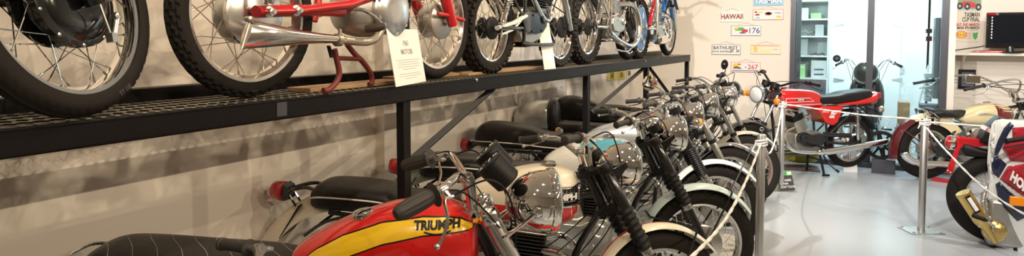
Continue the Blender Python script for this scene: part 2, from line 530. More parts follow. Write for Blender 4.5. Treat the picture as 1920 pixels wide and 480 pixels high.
def shock(parent, a, b, spring=None, body=None, r=.024, shroud=False, S=I4):
    a = Vector(a); b = Vector(b); d = b - a; L = d.length; dn = d.normalized()
    g = MB(S).lathe([(.016, 0), (.016, .03), (.011, .035), (.011, L * .55), (.02, L * .56), (.02, L - .02), (.016, L)], a, d, 16).build('shock_absorber', body or CHROME, parent)
    if shroud:
        MB(S).lathe([(r * .9, .02), (r * 1.15, .03), (r * 1.15, L * .55), (r, L * .56)], a, d, 20).build('shroud', spring or BLACKP, g)
    u = dn.orthogonal().normalized(); w = dn.cross(u); pts = []
    turns = 11; s0, s1 = (.04, L * .78)
    for i in range(turns * 10 + 1):
        t = i / (turns * 10); an = 2 * pi * turns * t
        pts.append(a + dn * (s0 + (s1 - s0) * t) + (u * cos(an) + w * sin(an)) * r)
    MB(S).tube(pts, .0038, 5).build('coil_spring', spring or CHROME, g)
    return g

def silencer(parent, pts, r0, r1, m=None, name='silencer', fish=False, pipe_r=.02):
    P = catmull(pts, 6); N = len(P)
    rr = []
    for i in range(N):
        t = i / (N - 1); rr.append(r0 + (r1 - r0) * min(1, t * 1.4))
    rr[0] = pipe_r; rr[1] = (pipe_r + r0) / 2
    if not fish: rr[-1] = r1 * .8
    return MB().tube(P, rr, 20).build(name, m or CHROME, parent)

def seat(parent, st, m=None, pipe=True, pipe_m=None, n=32, e=3.2, name='seat', pz=.38, k=5, quilt=0, quilt_m=None, k2=None):
    """st: stations (x, half width, z bottom, z top)"""
    rows = catn(st, k); rings = [ring_se(x, w, zb, zt, n, e) for x, w, zb, zt in rows]
    mb = MB(); mb.loft(rings)
    s = mb.build(name, m or LEATHER, parent, angle=60)
    if pipe:
        L = []; Rr = []
        for x, w, zb, zt in rows:
            z = zb + (zt - zb) * pz; f = 1.004
            L.append(Vector((x, w * f, z))); Rr.append(Vector((x, -w * f, z)))
        path = Rr[::-1] + L if True else L
        # round the tail
        MB().tube(path, .0042, 6).build('piping', pipe_m or PIPING, s)
    if quilt:
        b = bvh_of(mb); q = MB(); x0 = st[0][0] + .05; x1 = st[-1][0] - .02; cnt = quilt
        for i in range(cnt):
            x = x0 + (x1 - x0) * i / (cnt - 1); pts = []
            for j in range(25):
                an = radians(-85 + 170 * j / 24)
                dirv = Vector((0, sin(an), cos(an))); org = Vector((x - .10 * sin(an), 0, st[2][2] + .03)) + dirv * .6
                h = b.ray_cast(org, -dirv)
                if h[0] is not None: pts.append(h[0] + dirv * .0002)
            if len(pts) > 3: q.tube(pts, .0009, 4)
        q.build('stitching', quilt_m or GREYINK, s)
    return s

def engine_twin(parent, o=(.70, 0, .42), sc=1., cylm=None, headm=None, casem=None, lean_=6, fins=9, side_cover=True, single=False, vee=False, w=.13, rocker=None):
    """upright engine; o = centre of crankshaft region"""
    cylm = cylm or BLACKM; headm = headm or DULL; casem = casem or ALLOY
    ox, oy, oz = o
    def P(pts): return [(ox + x * sc, oz + z * sc) for x, z in pts]
    case = [(-.26, -.06), (-.24, .06), (-.17, .10), (-.06, .09), (.0, .12), (.10, .12), (.15, .05), (.15, -.06), (.09, -.13), (-.04, -.16), (-.2, -.14)]
    e = MB().prism(P(case), oy - w * .72 * sc, oy + w * .72 * sc).build('engine', DULL, parent, bevel=.012 * sc)
    tc = [(-.255, .0), (-.235, .055), (-.17, .075), (-.05, .06), (.035, .10), (.10, .10), (.135, .05), (.12, -.03), (.06, -.075), (-.05, -.09), (-.2, -.07)]
    if side_cover:
        for sd in (-1, 1):
            m = MB().prism(P(tc), oy + sd * w * .72 * sc, oy + sd * w * 1.12 * sc)
            for x, z in ((-.22, .03), (-.1, .045), (.03, .08), (.11, .03), (.03, -.06), (-.12, -.07)):
                m.lathe([(.009 * sc, 0), (.009 * sc, .007), (.004, .010)], (ox + x * sc, oy + sd * w * 1.12 * sc, oz + z * sc), (0, sd, 0), 10)
            m.lathe([(.045 * sc, 0), (.042 * sc, .012), (.03 * sc, .018), (.03 * sc, .008), (.001, .008)], (ox + .065 * sc, oy + sd * w * 1.12 * sc, oz + .03 * sc), (0, sd, 0), 24)
            m.build('engine_cover', casem, e, bevel=.006 * sc)
    def barrel(cx, cz, ang, hb=.155, hh=.08):
        a = radians(ang); R = Matrix.Rotation(a, 3, 'Y')
        dw = (.17 if single else .24) * sc
        m = MB()
        for i in range(fins):
            t = .012 + hb * i / fins; c = Vector((cx, oy, cz)) + R @ Vector((0, 0, t * sc))
            m.box(c, (.165 * sc, dw, .006 * sc), R)
        m.box(Vector((cx, oy, cz)) + R @ Vector((0, 0, hb / 2 * sc)), (.125 * sc, dw * .82, hb * sc), R)
        m.build('cylinder', cylm, e, bevel=.002)
        m = MB()
        for i in range(4):
            c = Vector((cx, oy, cz)) + R @ Vector((0, 0, (hb + .015 + .018 * i) * sc)); m.box(c, (.17 * sc, dw * 1.03, .006 * sc), R)
        m.box(Vector((cx, oy, cz)) + R @ Vector((0, 0, (hb + .04) * sc)), (.12 * sc, dw * .9, .08 * sc), R)
        m.build('cylinder_head', headm, e, bevel=.003)
        m = MB()
        for sx in (-1, 1):
            c = Vector((cx, oy, cz)) + R @ Vector((sx * .05 * sc, 0, (hb + .10) * sc))
            m.tube([c + Vector((0, -dw * .45, 0)), c + Vector((0, dw * .45, 0))], .026 * sc, 14)
            for sy in (-.3, 0, .3): m.lathe([(.014 * sc, 0), (.014 * sc, .02), (.006, .024)], c + Vector((0, dw * sy, .02 * sc)), (0, 0, 1), 8)
        m.build('rocker_box', rocker or ALLOY, e)
        return R
    if vee:
        barrel(ox - .05 * sc, oz + .09 * sc, -24); barrel(ox + .07 * sc, oz + .09 * sc, 24)
    else:
        barrel(ox + .055 * sc, oz + .10 * sc, lean_)
    m = MB(); m.tube([(ox - .03 * sc, oy, oz + .27 * sc), (ox - .14 * sc, oy, oz + .28 * sc)], .024 * sc, 14); m.lathe([(.03 * sc, -.03), (.034 * sc, .0), (.03 * sc, .05)], (ox - .11 * sc, oy, oz + .25 * sc), (0, 0, 1), 14)
    m.build('carburettor', ALLOY, e)
    return e
# ------------------------------------------------------------------ a whole motorcycle from a description
TANK_UK = [(.43, .045, .79, .82), (.46, .085, .765, .865), (.55, .108, .755, .915), (.67, .125, .745, .955), (.80, .142, .735, .975), (.90, .145, .74, .968), (.97, .120, .765, .945), (1.005, .06, .80, .90)]
SEAT_UK = [(-.315, .03, .775, .80), (-.30, .095, .75, .835), (-.24, .125, .74, .862), (-.10, .135, .74, .868), (.06, .135, .735, .858), (.14, .13, .73, .835), (.30, .125, .73, .828), (.42, .11, .735, .828), (.49, .085, .75, .82), (.51, .03, .77, .80)]
BARS_UK = [(1.03, 0, 1.045), (1.02, .06, 1.045), (.99, .14, 1.09), (.965, .22, 1.115), (.93, .27, 1.12), (.90, .30, 1.12), (.81, .385, 1.108)]

def motorcycle(c):
    g = c.get
    root = thing(g('name', 'motorcycle'), c['label'], g('cat', 'motorcycle'), (*c['loc'], g('z', 0.)) if len(c['loc']) == 2 else c['loc'], (-g('lean', 0.), 0, g('yaw', 0.)), g('group'))
    wb = g('wb', 1.40); Rf = g('Rf', .335); Rr = g('Rr', .325); rk = radians(g('rake', 27)); tr = math.tan(rk)
    lx = lambda z: wb + g('lead', .02) - (z - Rf) * tr
    O = Vector((lx(.88) - .065, 0, .88)); K = Vector((-sin(rk), 0, cos(rk)))
    S = Matrix.Translation(O) @ Matrix.Rotation(g('steer', 0.), 4, K) @ Matrix.Translation(-O)
    fy = g('fork_y', .095); ztop = g('ztop', .995)
    # wheels
    if not g('no_rear'):
        kw = dict(tread=g('tread_r', 'road'), rimm=g('rimm'), spm=g('spm'), hubm=g('hubm_r', g('hubm')), drum=g('drum_r', .08), drum_side=g('drum_side_r', -1), nut=.085, nsp=g('nsp', 36))
        if g('mag'): mag_wheel(root, 'rear_wheel', (0, 0, Rr), Rr, g('wr', .10), g('rim_r', .235), m_=g('mag'))
        else: wheel(root, 'rear_wheel', (0, 0, Rr), Rr, g('wr', .10), g('rim_r', .235), **kw)
    if not g('no_front'):
        if g('mag'): mag_wheel(root, 'front_wheel', (wb, 0, Rf), Rf, g('wf', .085), g('rim_f', .247), S, m_=g('mag'))
        else: wheel(root, 'front_wheel', (wb, 0, Rf), Rf, g('wf', .085), g('rim_f', .247), S, tread=g('tread_f', 'road'), rimm=g('rimm'), spm=g('spm'), hubm=g('hubm_f', g('hubm')), drum=g('drum_f', .085), drum_side=g('drum_side_f', -1), disc=g('disc'), nsp=g('nsp', 36))
    # frame
    FM = g('frame_m', BLACKP); m = MB()
    hx = O.x
    fr = g('frame') or [
        ([(hx + .02, 0, .86), (hx - .2, 0, .82), (.42, 0, .735)], .019), ([(hx + .045, 0, .79), (.99, 0, .55), (.96, 0, .28)], .017),
        ([(.97, .03, .34), (.94, .09, .22), (.80, .11, .20), (.40, .11, .21), (.36, .11, .26), (.40, .11, .72)], .014),
        ([(.97, -.03, .34), (.94, -.09, .22), (.80, -.11, .20), (.40, -.11, .21), (.36, -.11, .26), (.40, -.11, .72)], .014),
        ([(.42, .10, .73), (.0, .115, .735), (-.2, .115, .75)], .011), ([(.42, -.10, .73), (.0, -.115, .735), (-.2, -.115, .75)], .011),
        ([(.36, .10, .33), (.18, .125, Rr), (-.03, .125, Rr)], .017), ([(.36, -.10, .33), (.18, -.125, Rr), (-.03, -.125, Rr)], .017),
        ([(.36, .11, .40), (.0, .12, .70)], .009), ([(.36, -.11, .40), (.0, -.12, .70)], .009)]
    for pts, r in fr: m.tube(catmull(pts, 5) if len(pts) > 2 else pts, r, 10)
    m.lathe([(.030, -.10), (.032, -.09), (.026, -.07), (.026, .07), (.032, .09), (.030, .10)], O + K * -.02, K, 18)
    m.build('frame', FM, root)
    if g('shocks', True):
        for sd in (-1, 1): shock(root, g('sh_a', (.0, 0, .69))[:1] + (sd * .135,) + g('sh_a', (.0, 0, .69))[2:], (-.02, sd * .14, Rr + .03), g('spring'), g('shock_m'), shroud=g('shroud', False))
    # fork
    style = g('fork', 'gaiter')
    for sd in (-1, 1):
        y = sd * fy; P = lambda z: Vector((lx(z), y, z))
        if style == 'gaiter':
            zt, zb = g('gz', (.79, .60)); UM = g('upper_m', BLACKP)
            leg = MB(S).lathe([(.022, 0), (.030, .012), (.033, (P(ztop) - P(zt)).length)], P(ztop), P(zt) - P(ztop), 20).build('fork_leg', UM, root)
            q = MB(S); concertina(q, P(zt), P(zb), g('gr', .031), g('folds', 7), amp=g('gamp', .009)); q.build('rubber_gaiter', g('gaiter_m', BLACKM), leg)
            d = P(Rf) - P(zb)
            MB(S).lathe([(.029, 0), (.031, .004), (.031, .03), (.027, .034)], P(zb), d, 20).build('fork_collar', CHROME, leg)
            MB(S).lathe([(.024, .03), (.024, d.length - .03), (.03, d.length - .02), (.03, d.length + .03), (.012, d.length + .035)], P(zb), d, 18).build('fork_slider', g('slider_m', BLACKP), leg)
            MB(S).lathe([(.024, -.006), (.026, 0), (.026, .012)], P(ztop), P(zt) - P(ztop), 6).build('fork_cap', g('cap_m', CHROME), leg)
        elif style == 'open':
            zb = g('slide_z', .60); d = P(Rf) - P(zb)
            leg = MB(S).lathe([(.018, -.012), (g('stan_r', .018), 0), (g('stan_r', .018), (P(ztop) - P(zb)).length + .02)], P(ztop), P(zb) - P(ztop), 20).build('fork_leg', g('stan_m', CHROME), root)
            if g('cover'):
                z0, z1 = g('cover'); MB(S).lathe([(.026, 0), (.028, .01), (.028, (P(z0) - P(z1)).length)], P(z0), P(z1) - P(z0), 20).build('fork_cover', g('cover_m', CHROME), leg)
            MB(S).lathe([(.022, -.03), (.027, -.024), (.027, .0), (.029, .01), (.029, d.length * .7), (.026, d.length * .9), (.026, d.length + .025), (.01, d.length + .03)], P(zb), d, 20).build('fork_slider', g('slider_m', ALLOY), leg)
            MB(S).lathe([(.030, -.034), (.031, -.03), (.031, -.005), (.029, 0)], P(zb), d, 20).build('dust_seal', BLACKM, leg)
    YM = g('yoke_m', BLACKM)
    yk = MB(S)
    for z, th in ((ztop - .02, .022), (.80, .026)):
        yy = fy + .012; x0 = lx(z)
        pts = [(x0 + .015, -yy), (x0 + .026, -fy), (x0 + .004, -fy + .04), (x0 - .02, 0), (x0 + .004, fy - .04), (x0 + .026, fy), (x0 + .015, yy), (x0 - .02, yy), (x0 - .075, .045), (x0 - .095, .02), (x0 - .095, -.02), (x0 - .075, -.045), (x0 - .02, -yy)]
        n = len(pts); vs = []
        for h in (-th / 2, th / 2):
            for a, b in pts: vs.append(Vector((a + h * -tr, b, z + h - (a - x0) * -tr * .9)))
        fs = [tuple(range(n)), tuple(range(2 * n - 1, n - 1, -1))] + [(k, (k + 1) % n, n + (k + 1) % n, n + k) for k in range(n)]
        yk.add(vs, fs)
    for sd in (-1, 1): yk.lathe([(.034, -.022), (.036, -.016), (.036, .014), (.033, .02), (.022, .021)], Vector((lx(ztop - .02), sd * fy, ztop - .02)), K, 22)
    yk.lathe([(.026, -.02), (.026, .03), (.014, .036), (.014, .044)], Vector((lx(ztop - .02) - .062, 0, ztop - .045)), K, 6)
    yk.build('fork_yoke', YM, root, bevel=.003)
    # handlebar
    bars = g('bars', BARS_UK); r = g('bar_r', .0125)
    full = [Vector((x, -y, z)) for x, y, z in bars[::-1]] + [Vector(q) for q in bars[1:]]
    hb = MB(S).tube(catmull(full, 6), r, 12).build('handlebar', g('bar_m', CHROME), root)
    cl = MB(S); bx, by, bz = bars[0]
    for sd in (-1, 1):
        cl.tube([(bx, sd * .04, bz), (bx + .012, sd * .04, ztop - .01)], [.022, .017], 12); cl.lathe([(.021, -.014), (.023, 0), (.021, .014)], (bx, sd * .04, bz), (0, 1, 0), 14)
    cl.build('handlebar_clamp', g('clamp_m', ALLOY), hb)
    lv = []
    for sd in (-1, 1):
        a = Vector((bars[-2][0], sd * bars[-2][1], bars[-2][2])); b = Vector((bars[-1][0], sd * bars[-1][1], bars[-1][2]))
        d = (b - a).normalized()
        b = a + d * max((b - a).length, g('grip_len', .125))
        grip(hb, a, b, S, style=g('grip_style', 'plain'), r=g('grip_r', .0165), m=g('grip_m', GRIP))
        if g('switch'):
            MB(S).lathe([(.016, -.05), (.022, -.046), (.022, -.012), (.016, -.008)], a, d, 14).build('switch_housing', BLACKM, hb)
            if sd < 0: MB(S).box(a - d * .03 + Vector((-.012, 0, .02)), (.02, .02, .012)).build('kill_switch', REDL, hb, bevel=.002)
        l_, pv = lever(hb, a, b, S, m=g('lever_m', ALLOY), drop=g('lever_d', (.045, -.02)), ls=g('lever_s', 1.))
        if g('cables', True):
            cable(hb, [pv - d * .02, pv - d * .09 + Vector((.05, 0, .015)), (1.16, sd * .11, 1.05), (lx(.9) + .06, sd * .06, .88), (lx(.8) - .05, sd * .05, .70), (.95, sd * .06, .5)], S)
            cable(hb, [a - d * .03, a - d * .08 + Vector((.03, 0, -.03)), (1.10, sd * .16, .98), (lx(.86), sd * .05, .86), (hx - .05, sd * .06, .72), (.86, sd * .08, .6)], S, r=.003)
    for sd, q in g('mirrors', []):
        a = Vector((bars[-2][0], sd * bars[-2][1], bars[-2][2])) + Vector((.02, -sd * .03, .01))
        mirror(root, a, q[0], q[1], q[2], S, **q[3])
    # headlight
    if g('headlight', True):
        hc = g('hl_c', (1.255, 0, .995)); hr = g('hl_r', .100)
        headlamp(root, hc, hr, S, g('hl_m', CHROME), g('hl_rim', CHROME), depth=g('hl_d', .16), lens=g('lens_m'))
        em = g('ear_m', BLACKP)
        for sd in (-1, 1):
            m = MB(S); y = sd * (hr + .006)
            if g('ear', 'plate') == 'plate':
                xa = lx(.93); pl = [(xa - .02, .965), (xa + .02, .975), (hc[0] - .045, hc[2] + .012), (hc[0] - .035, hc[2] - .012), (hc[0] - .055, hc[2] - .03), (xa + .035, .905), (xa + .005, .90)]
                m.prism(pl, y - .004, y + .004); m.build('headlight_bracket', em, root, bevel=.003)
            else:
                m.tube(catmull([(lx(.90), sd * (fy + .01), .90), (lx(.92) + .05, sd * (hr + .01), .925), (hc[0] - .05, y, hc[2] - .012)], 5), [.014] * 5 + [.010] * 6, 10, flat=.7)
                m.lathe([(.018, -.006), (.018, .008), (.010, .012)], (hc[0] - .05, y, hc[2] - .01), (0, sd, 0), 14)
                m.build('headlight_bracket', em, root)
    for cc, nn in g('gauges', [((1.085, .055, 1.075), (-.55, 0, .83)), ((1.085, -.055, 1.075), (-.55, 0, .83))]):
        gauge(root, cc, nn, S, r=g('gauge_r', .040), h=g('gauge_h', .055), case=g('gauge_m'), ringm=g('gauge_ring'))
    for b_, t_, f_ in g('inds_f', []): indicator(root, b_, t_, S, face=f_, r=g('ind_r', .03), shell=g('ind_m'))
    for b_, t_, f_ in g('inds_r', []): indicator(root, b_, t_, I4, face=f_, r=g('ind_r', .03), shell=g('ind_m'))
    # mudguards
    if g('fg', True):
        fgm = g('fg_m', CREAM)
        mg = mudguard(root, 'front_mudguard', (wb, 0, Rf), Rf + g('fg_gap', .035), g('fg_w', .125), *g('fg_a', (38, 172)), fgm, S, stripe=g('stripe'), flare=g('fg_flare', 0.))
        m = MB(S); rho = Rf + g('fg_gap', .035)
        for a in g('stays', (62, 150)):
            aa = radians(a)
            for sd in (-1, 1):
                top = Vector((wb + rho * cos(aa), sd * .058, Rf + (rho - .012) * sin(aa))); bot = Vector((wb + .0, sd * .105, Rf + .0)) if a < 100 else Vector((lx(.45) , sd * fy, .45))
                m.tube([top, bot], .0055, 8)
            m.tube(catmull([Vector((wb + rho * cos(aa), -.06, Rf + (rho - .012) * sin(aa))), Vector((wb + (rho + .006) * cos(aa), -.04, Rf + (rho + .004) * sin(aa))), Vector((wb + (rho + .006) * cos(aa), .04, Rf + (rho + .004) * sin(aa))), Vector((wb + rho * cos(aa), .06, Rf + (rho - .012) * sin(aa)))], 4), .0055, 8)
        m.build('mudguard_stay', g('stay_m', BLACKM), mg)
    if g('rg', True):
        mg = mudguard(root, 'rear_mudguard', (g('rg_x', 0.), 0, Rr + g('rg_dz', .04)), Rr + g('rg_gap', .05), g('rg_w', .15), *g('rg_a', (35, 190)), g('rg_m', g('fg_m', CREAM)), stripe=g('stripe'), flare=.01, drop=g('rg_drop', .024))
        if g('rg_stay', True):
            m = MB()
            for sd in (-1, 1):
                m.tube(catmull([(-.05, sd * .12, .745), (-.22, sd * .11, .70), (-.34, sd * .09, .62)], 5), .008, 8)
            m.build('mudguard_stay', BLACKP, mg)
    # tank
    ts = g('tank', TANK_UK); rows = catn(ts, 5); tb = MB(); tb.loft([ring_se(x, w, zb, zt, 36, g('tank_e', 2.5)) for x, w, zb, zt in rows])
    tank = tb.build('fuel_tank', g('tank_m', RED), root, angle=70); bv = bvh_of(tb)
    cx, cyy = g('cap', (.80, 0.))
    h = bv.ray_cast(Vector((cx, cyy, 2)), Vector((0, 0, -1)))
    if h[0] is not None:
        MB().lathe([(.036, -.008), (.038, .006), (.034, .014), (.02, .018), (.001, .019)], h[0], (h[1] + Vector((0, 0, 1))).normalized(), 28).build('filler_cap', CHROME, tank)
    # seat
    if g('seat', SEAT_UK):
        seat(root, g('seat', SEAT_UK), g('seat_m', LEATHER), g('pipe', True), g('pipe_m'), e=g('seat_e', 3.0), pz=g('pz', .4), quilt=g('quilt', 0))
    # tail light on a bracket, number plate
    if g('tail', True):
        tx, tz = g('tail_p', (-.475, .755)); b = MB()
        for sd in (-1, 1): b.tube(catmull([(-.20, sd * .07, .80), (-.33, sd * .05, tz + .035), (tx + .05, sd * .03, tz + .01)], 5), .010, 8)
        b.prism([(tx + .055, tz + .03), (tx + .03, tz + .045), (tx + .015, tz + .01), (tx + .03, tz - .04), (tx + .06, tz - .03)], -.04, .04)
        for sd in (-1, 1): b.tube([(tx + .05, sd * .03, tz - .0), (tx + .13, sd * .03, tz - .13)], .006, 6)
        bk = b.build('tail_light_bracket', BLACKP, root)
        MB().lathe([(.050, 0), (.052, .01), (.046, .055), (.036, .066), (.001, .068)], (tx + .02, 0, tz), (-1, 0, .12), 28).build('tail_light', REDL, bk)
        if g('plate', True): MB().box((tx + .075, 0, tz - .135), (.006, .16, .20), Matrix.Rotation(radians(32), 3, 'Y')).build('number_plate', BLACKM, bk, bevel=.002)
    # engine and exhaust
    eng = dict(o=(.70, 0, .42)); eng.update(g('engine', {}) or {}); E_ = None
    if g('engine', {}) is not None: E_ = engine_twin(root, **eng)
    pm = g('pipe_metal', CHROME)
    for sd in g('exh_sides', (-1, 1)):
        for q in g('exhaust', [dict(p=[(.84, .10, .60), (.93, .13, .59), (1.00, .15, .50), (.99, .165, .38), (.90, .175, .29), (.70, .18, .25), (.40, .185, .24), (.20, .19, .245)], r=.020), dict(s=[(.22, .19, .245), (.10, .195, .25), (-.10, .20, .265), (-.34, .205, .29)], r0=.036, r1=.045)]):
            if 'p' in q: MB().tube(catmull([(x, y * sd, z) for x, y, z in q['p']], 7), q['r'], 14).build('exhaust_pipe', pm, root)
            else: silencer(root, [(x, y * sd, z) for x, y, z in q['s']], q['r0'], q['r1'], q.get('m', pm), pipe_r=q.get('pr', .02))
    # foot rests, side panels, chain guard
    if g('rests', True):
        m = MB()
        for sd in (-1, 1): m.tube([(.52, sd * .12, .30), (.52, sd * .20, .29), (.52, sd * .30, .29)], [.010, .010, .015], 10)
        m.build('footrest', BLACKM, root)
        m = MB(); m.tube(catmull([(.42, .10, .22), (.40, .16, .12), (.34, .24, .03)], 5), .010, 8); m.tube([(.34, .24, .03), (.32, .27, .005)], .016, 6)
        m.build('side_stand', BLACKP, root)
    if g('side_panel', True):
        for sd in (-1, 1):
            MB().prism([(.20, .70), (.42, .72), (.40, .46), (.30, .42), (.20, .50)], sd * .115, sd * .15).build('side_panel', g('panel_m', g('tank_m', RED)), root, bevel=.015)
    if g('chain', True):
        m = MB(); m.tube(catmull([(.06, .125, Rr + .09), (.25, .12, Rr + .10), (.42, .11, .42)], 5), [.012] * 11, 8, flat=2.2); m.lathe([(.085, -.004), (.085, .004)], (0, .11, Rr), (0, 1, 0), 32)
        m.build('chain_guard', BLACKP, root)
    return dict(root=root, S=S, lx=lx, tank=tank, bvh=bv, bar=hb, O=O, K=K, engine=E_)

def tank_badge_grille(T, x0, z0, side, w=.15, h=.055, face=None):
    """chrome lattice badge carrying the maker's name"""
    bv = T['bvh']; tk = T['tank']; lo = lambda x: z0 - h / 2 * (1 - .0 * x); hi = lambda x: z0 + h / 2
    side_strip(bv, lambda x: z0 - h / 2, lambda x: z0 + h / 2, x0, x0 + w, side, .003, 10, 3).build('tank_badge', BLACKM, tk)
    m = MB()
    def line(a, b, r=.0022, off=.005):
        pts = []
        for i in range(9):
            t = i / 8; p = hit(bv, (a[0] + (b[0] - a[0]) * t, side, a[1] + (b[1] - a[1]) * t), (0, -side, 0), off)
            if p is not None: pts.append(p)
        if len(pts) > 1: m.tube(pts, r, 5)
    for k in range(11): x = x0 + w * k / 10; line((x, z0 - h / 2), (x, z0 + h / 2), .0016)
    for k in range(5): z = z0 - h / 2 + h * k / 4; line((x0, z), (x0 + w, z), .0016)
    for z in (z0 - h / 2 - .004, z0 + h / 2 + .004): line((x0 - .02, z), (x0 + w + .004, z), .005)
    line((x0 + w + .003, z0 - h / 2), (x0 + w + .003, z0 + h / 2), .004)
    line((x0 - .05, z0), (x0, z0), .006)
    bd = m.build('badge_frame', CHROME, tk)
    side_text(bv, 'TRIUMPH', .036, (x0 + w / 2, z0), side, .0085, sx=1.0, bold=.002).build('badge_lettering', WHITEINK, tk)

def scallop(T, side, lo, hi, x0, x1, m=YEL, edge=BLACKM, name='tank_stripe'):
    e = .005
    side_strip(T['bvh'], lambda x: lo(x) - e, lambda x: hi(x) + e, x0 - .004, x1 + .004, side, .0007, 34, 8).build('stripe_outline', edge, T['tank'])
    side_strip(T['bvh'], lo, hi, x0, x1, side, .0016, 34, 8).build(name, m, T['tank'])
# ------------------------------------------------------------------ the room
WALLM = mat('cream_wall_paint', (.82, .75, .655), .75, var=(.6, .03), bump=('noise', 40, .05))
WALLB = mat('back_room_white', (.85, .87, .87), .7)
CEILM = mat('ceiling_white', (.78, .76, .72), .8)
FLOORM = mat('painted_concrete', (.50, .54, .58), .22, var=(.9, .06), bump=('noise', 12, .03))
FRAMEM = mat('grey_aluminium_frame', (.085, .085, .10), .35, .3)
SKIRT = mat('skirting_grey', (.55, .50, .42), .6)
BEAMM = mat('black_painted_steel', (.005, .004, .004), .42, spec=.25, coat=0., var=(5, .4), bump=('noise', 70, .12))
MESHM = mat('galvanised_mesh', (.20, .185, .15), .5, .7, var=(20, .3))
XW, YW, YT = -2.72, 8.9, 9.85
ZC = 3.2

def glass_mat(name, tint=(1, 1, 1), refl=.06):
    m = bpy.data.materials.new(name); m.use_nodes = True; nt = m.node_tree; nt.nodes.clear()
    o = nt.nodes.new('ShaderNodeOutputMaterial'); mx = nt.nodes.new('ShaderNodeMixShader'); t = nt.nodes.new('ShaderNodeBsdfTransparent'); g = nt.nodes.new('ShaderNodeBsdfGlossy')
    t.inputs['Color'].default_value = (*tint, 1); g.inputs['Roughness'].default_value = .02; mx.inputs[0].default_value = refl
    nt.links.new(t.outputs[0], mx.inputs[1]); nt.links.new(g.outputs[0], mx.inputs[2]); nt.links.new(mx.outputs[0], o.inputs['Surface'])
    return m
PANE = glass_mat('window_pane', (.90, .99, 1))

def slab(name, a, b, m, parent=None, bevel=0.):
    a = Vector(a); b = Vector(b); o = MB().box((a + b) / 2, (b - a)).build(name, m, parent, smooth=False, bevel=bevel)
    if parent is None: struct(o)
    return o
XR = 4.2; YB = -2.6; YF = 12.9
slab('floor', (XW - .2, YB - .2, -.12), (XR + .2, YF + .2, 0), FLOORM)
slab('ceiling', (XW - .2, YB - .2, ZC), (XR + .2, YT + .2, ZC + .1), CEILM)
slab('wall_left', (XW - .15, YB - .2, 0), (XW, YF, ZC), WALLM)
slab('wall_near', (XW, YB - .15, 0), (XR, YB, ZC), WALLM)
slab('wall_right', (XR, YB - .2, 0), (XR + .15, YF, ZC), WALLM)
FL0, FL1 = onY(1483, 40, YW).x, onY(1778, 60, YW).x
slab('wall_back', (XW, YW, 0), (FL0, YW + .14, ZC), WALLM)
slab('wall_partition', (FL1 + .04, YW + .14, 0), (FL1 + .08, YF, ZC), WALLM)
slab('wall_jamb', (FL1, YW, 0), (FL1 + .075, YW + .14, ZC), WALLM)
slab('wall_television', (FL1 + .08, YT, 0), (XR, YT + .14, ZC), WALLM)
slab('wall_lintel', (FL0, YW, 2.62), (FL1, YW + .14, ZC), WALLM)
slab('baseboard_left', (XW, YB, 0), (XW + .015, YW, .09), SKIRT)
slab('baseboard_back', (XW + .015, YW - .015, 0), (FL0 - .03, YW, .09), SKIRT)
# pilasters of the left wall
for n, (p0, p1) in enumerate(((718, 750), (1073, 1093))):
    a = onX(p0, 240, XW + .06).y; b = onX(p1, 240, XW + .06).y
    slab('trim_%d' % (n + 1), (XW, a, 0), (XW + .07, b, ZC), WALLM)
# sliding glazed doors
fw = .05
mid0, mid1 = onY(1626, 60, YW).x, onY(1639, 60, YW).x
fr = MB()
fr.box((FL0 + .03, YW + .05, 1.31), (.06, .14, 2.62)); fr.box((FL1 - .03, YW + .05, 1.31), (.07, .14, 2.62))
fr.box(((mid0 + mid1) / 2, YW + .05, 1.31), (mid1 - mid0, .08, 2.62))
fr.box(((FL0 + FL1) / 2, YW + .05, 2.60), (FL1 - FL0, .14, .06)); fr.box(((FL0 + FL1) / 2, YW + .05, .03), (FL1 - FL0, .16, .06))
fr.box((FL0 + .09, YW + .09, 1.31), (.05, .05, 2.56))
d1 = struct(fr.build('door_1', FRAMEM, bevel=.003))
for a, b in ((FL0 + .06, mid0), (mid1, FL1 - .06)):
    MB().box(((a + b) / 2, YW + .05, 1.31), (b - a, .006, 2.55)).build('pane', PANE, d1, smooth=False)
# back room behind the glass
YF2 = 11.6
slab('wall_store_end', (XW, YF2, 0), (FL1, YF2 + .12, ZC), WALLB)
slab('wall_store_left', (-1.35, YW + .14, 0), (-1.25, YF2, ZC), WALLB)
slab('wall_store_right', (FL1 + .03, YW + .15, 0), (FL1 + .04, YF2, ZC), WALLB)
slab('ceiling_store', (-1.3, YT + .2, ZC), (FL1, YF2, ZC + .1), WALLB)
# white store door with strap hinges
dr = MB(); a = onY(1562, 60, YF2).x; b = onY(1690, 60, YF2).x
dr.box(((a + b) / 2, YF2 - .02, 1.02), (b - a, .04, 2.04)); sd = struct(dr.build('door_2', WALLB, bevel=.004))
m = MB()
for py in (46, 150):
    for px0, px1 in ((1563, 1582), (1692, 1672)):
        p = onY(px0, py, YF2 - .045); q = onY(px1, py, YF2 - .045)
        m.prism([(p.x, p.z + .035), (p.x, p.z - .035), (q.x, p.z - .006), (q.x, p.z + .006)], YF2 - .05, YF2 - .04)
m.build('strap_hinge', STEEL, sd)
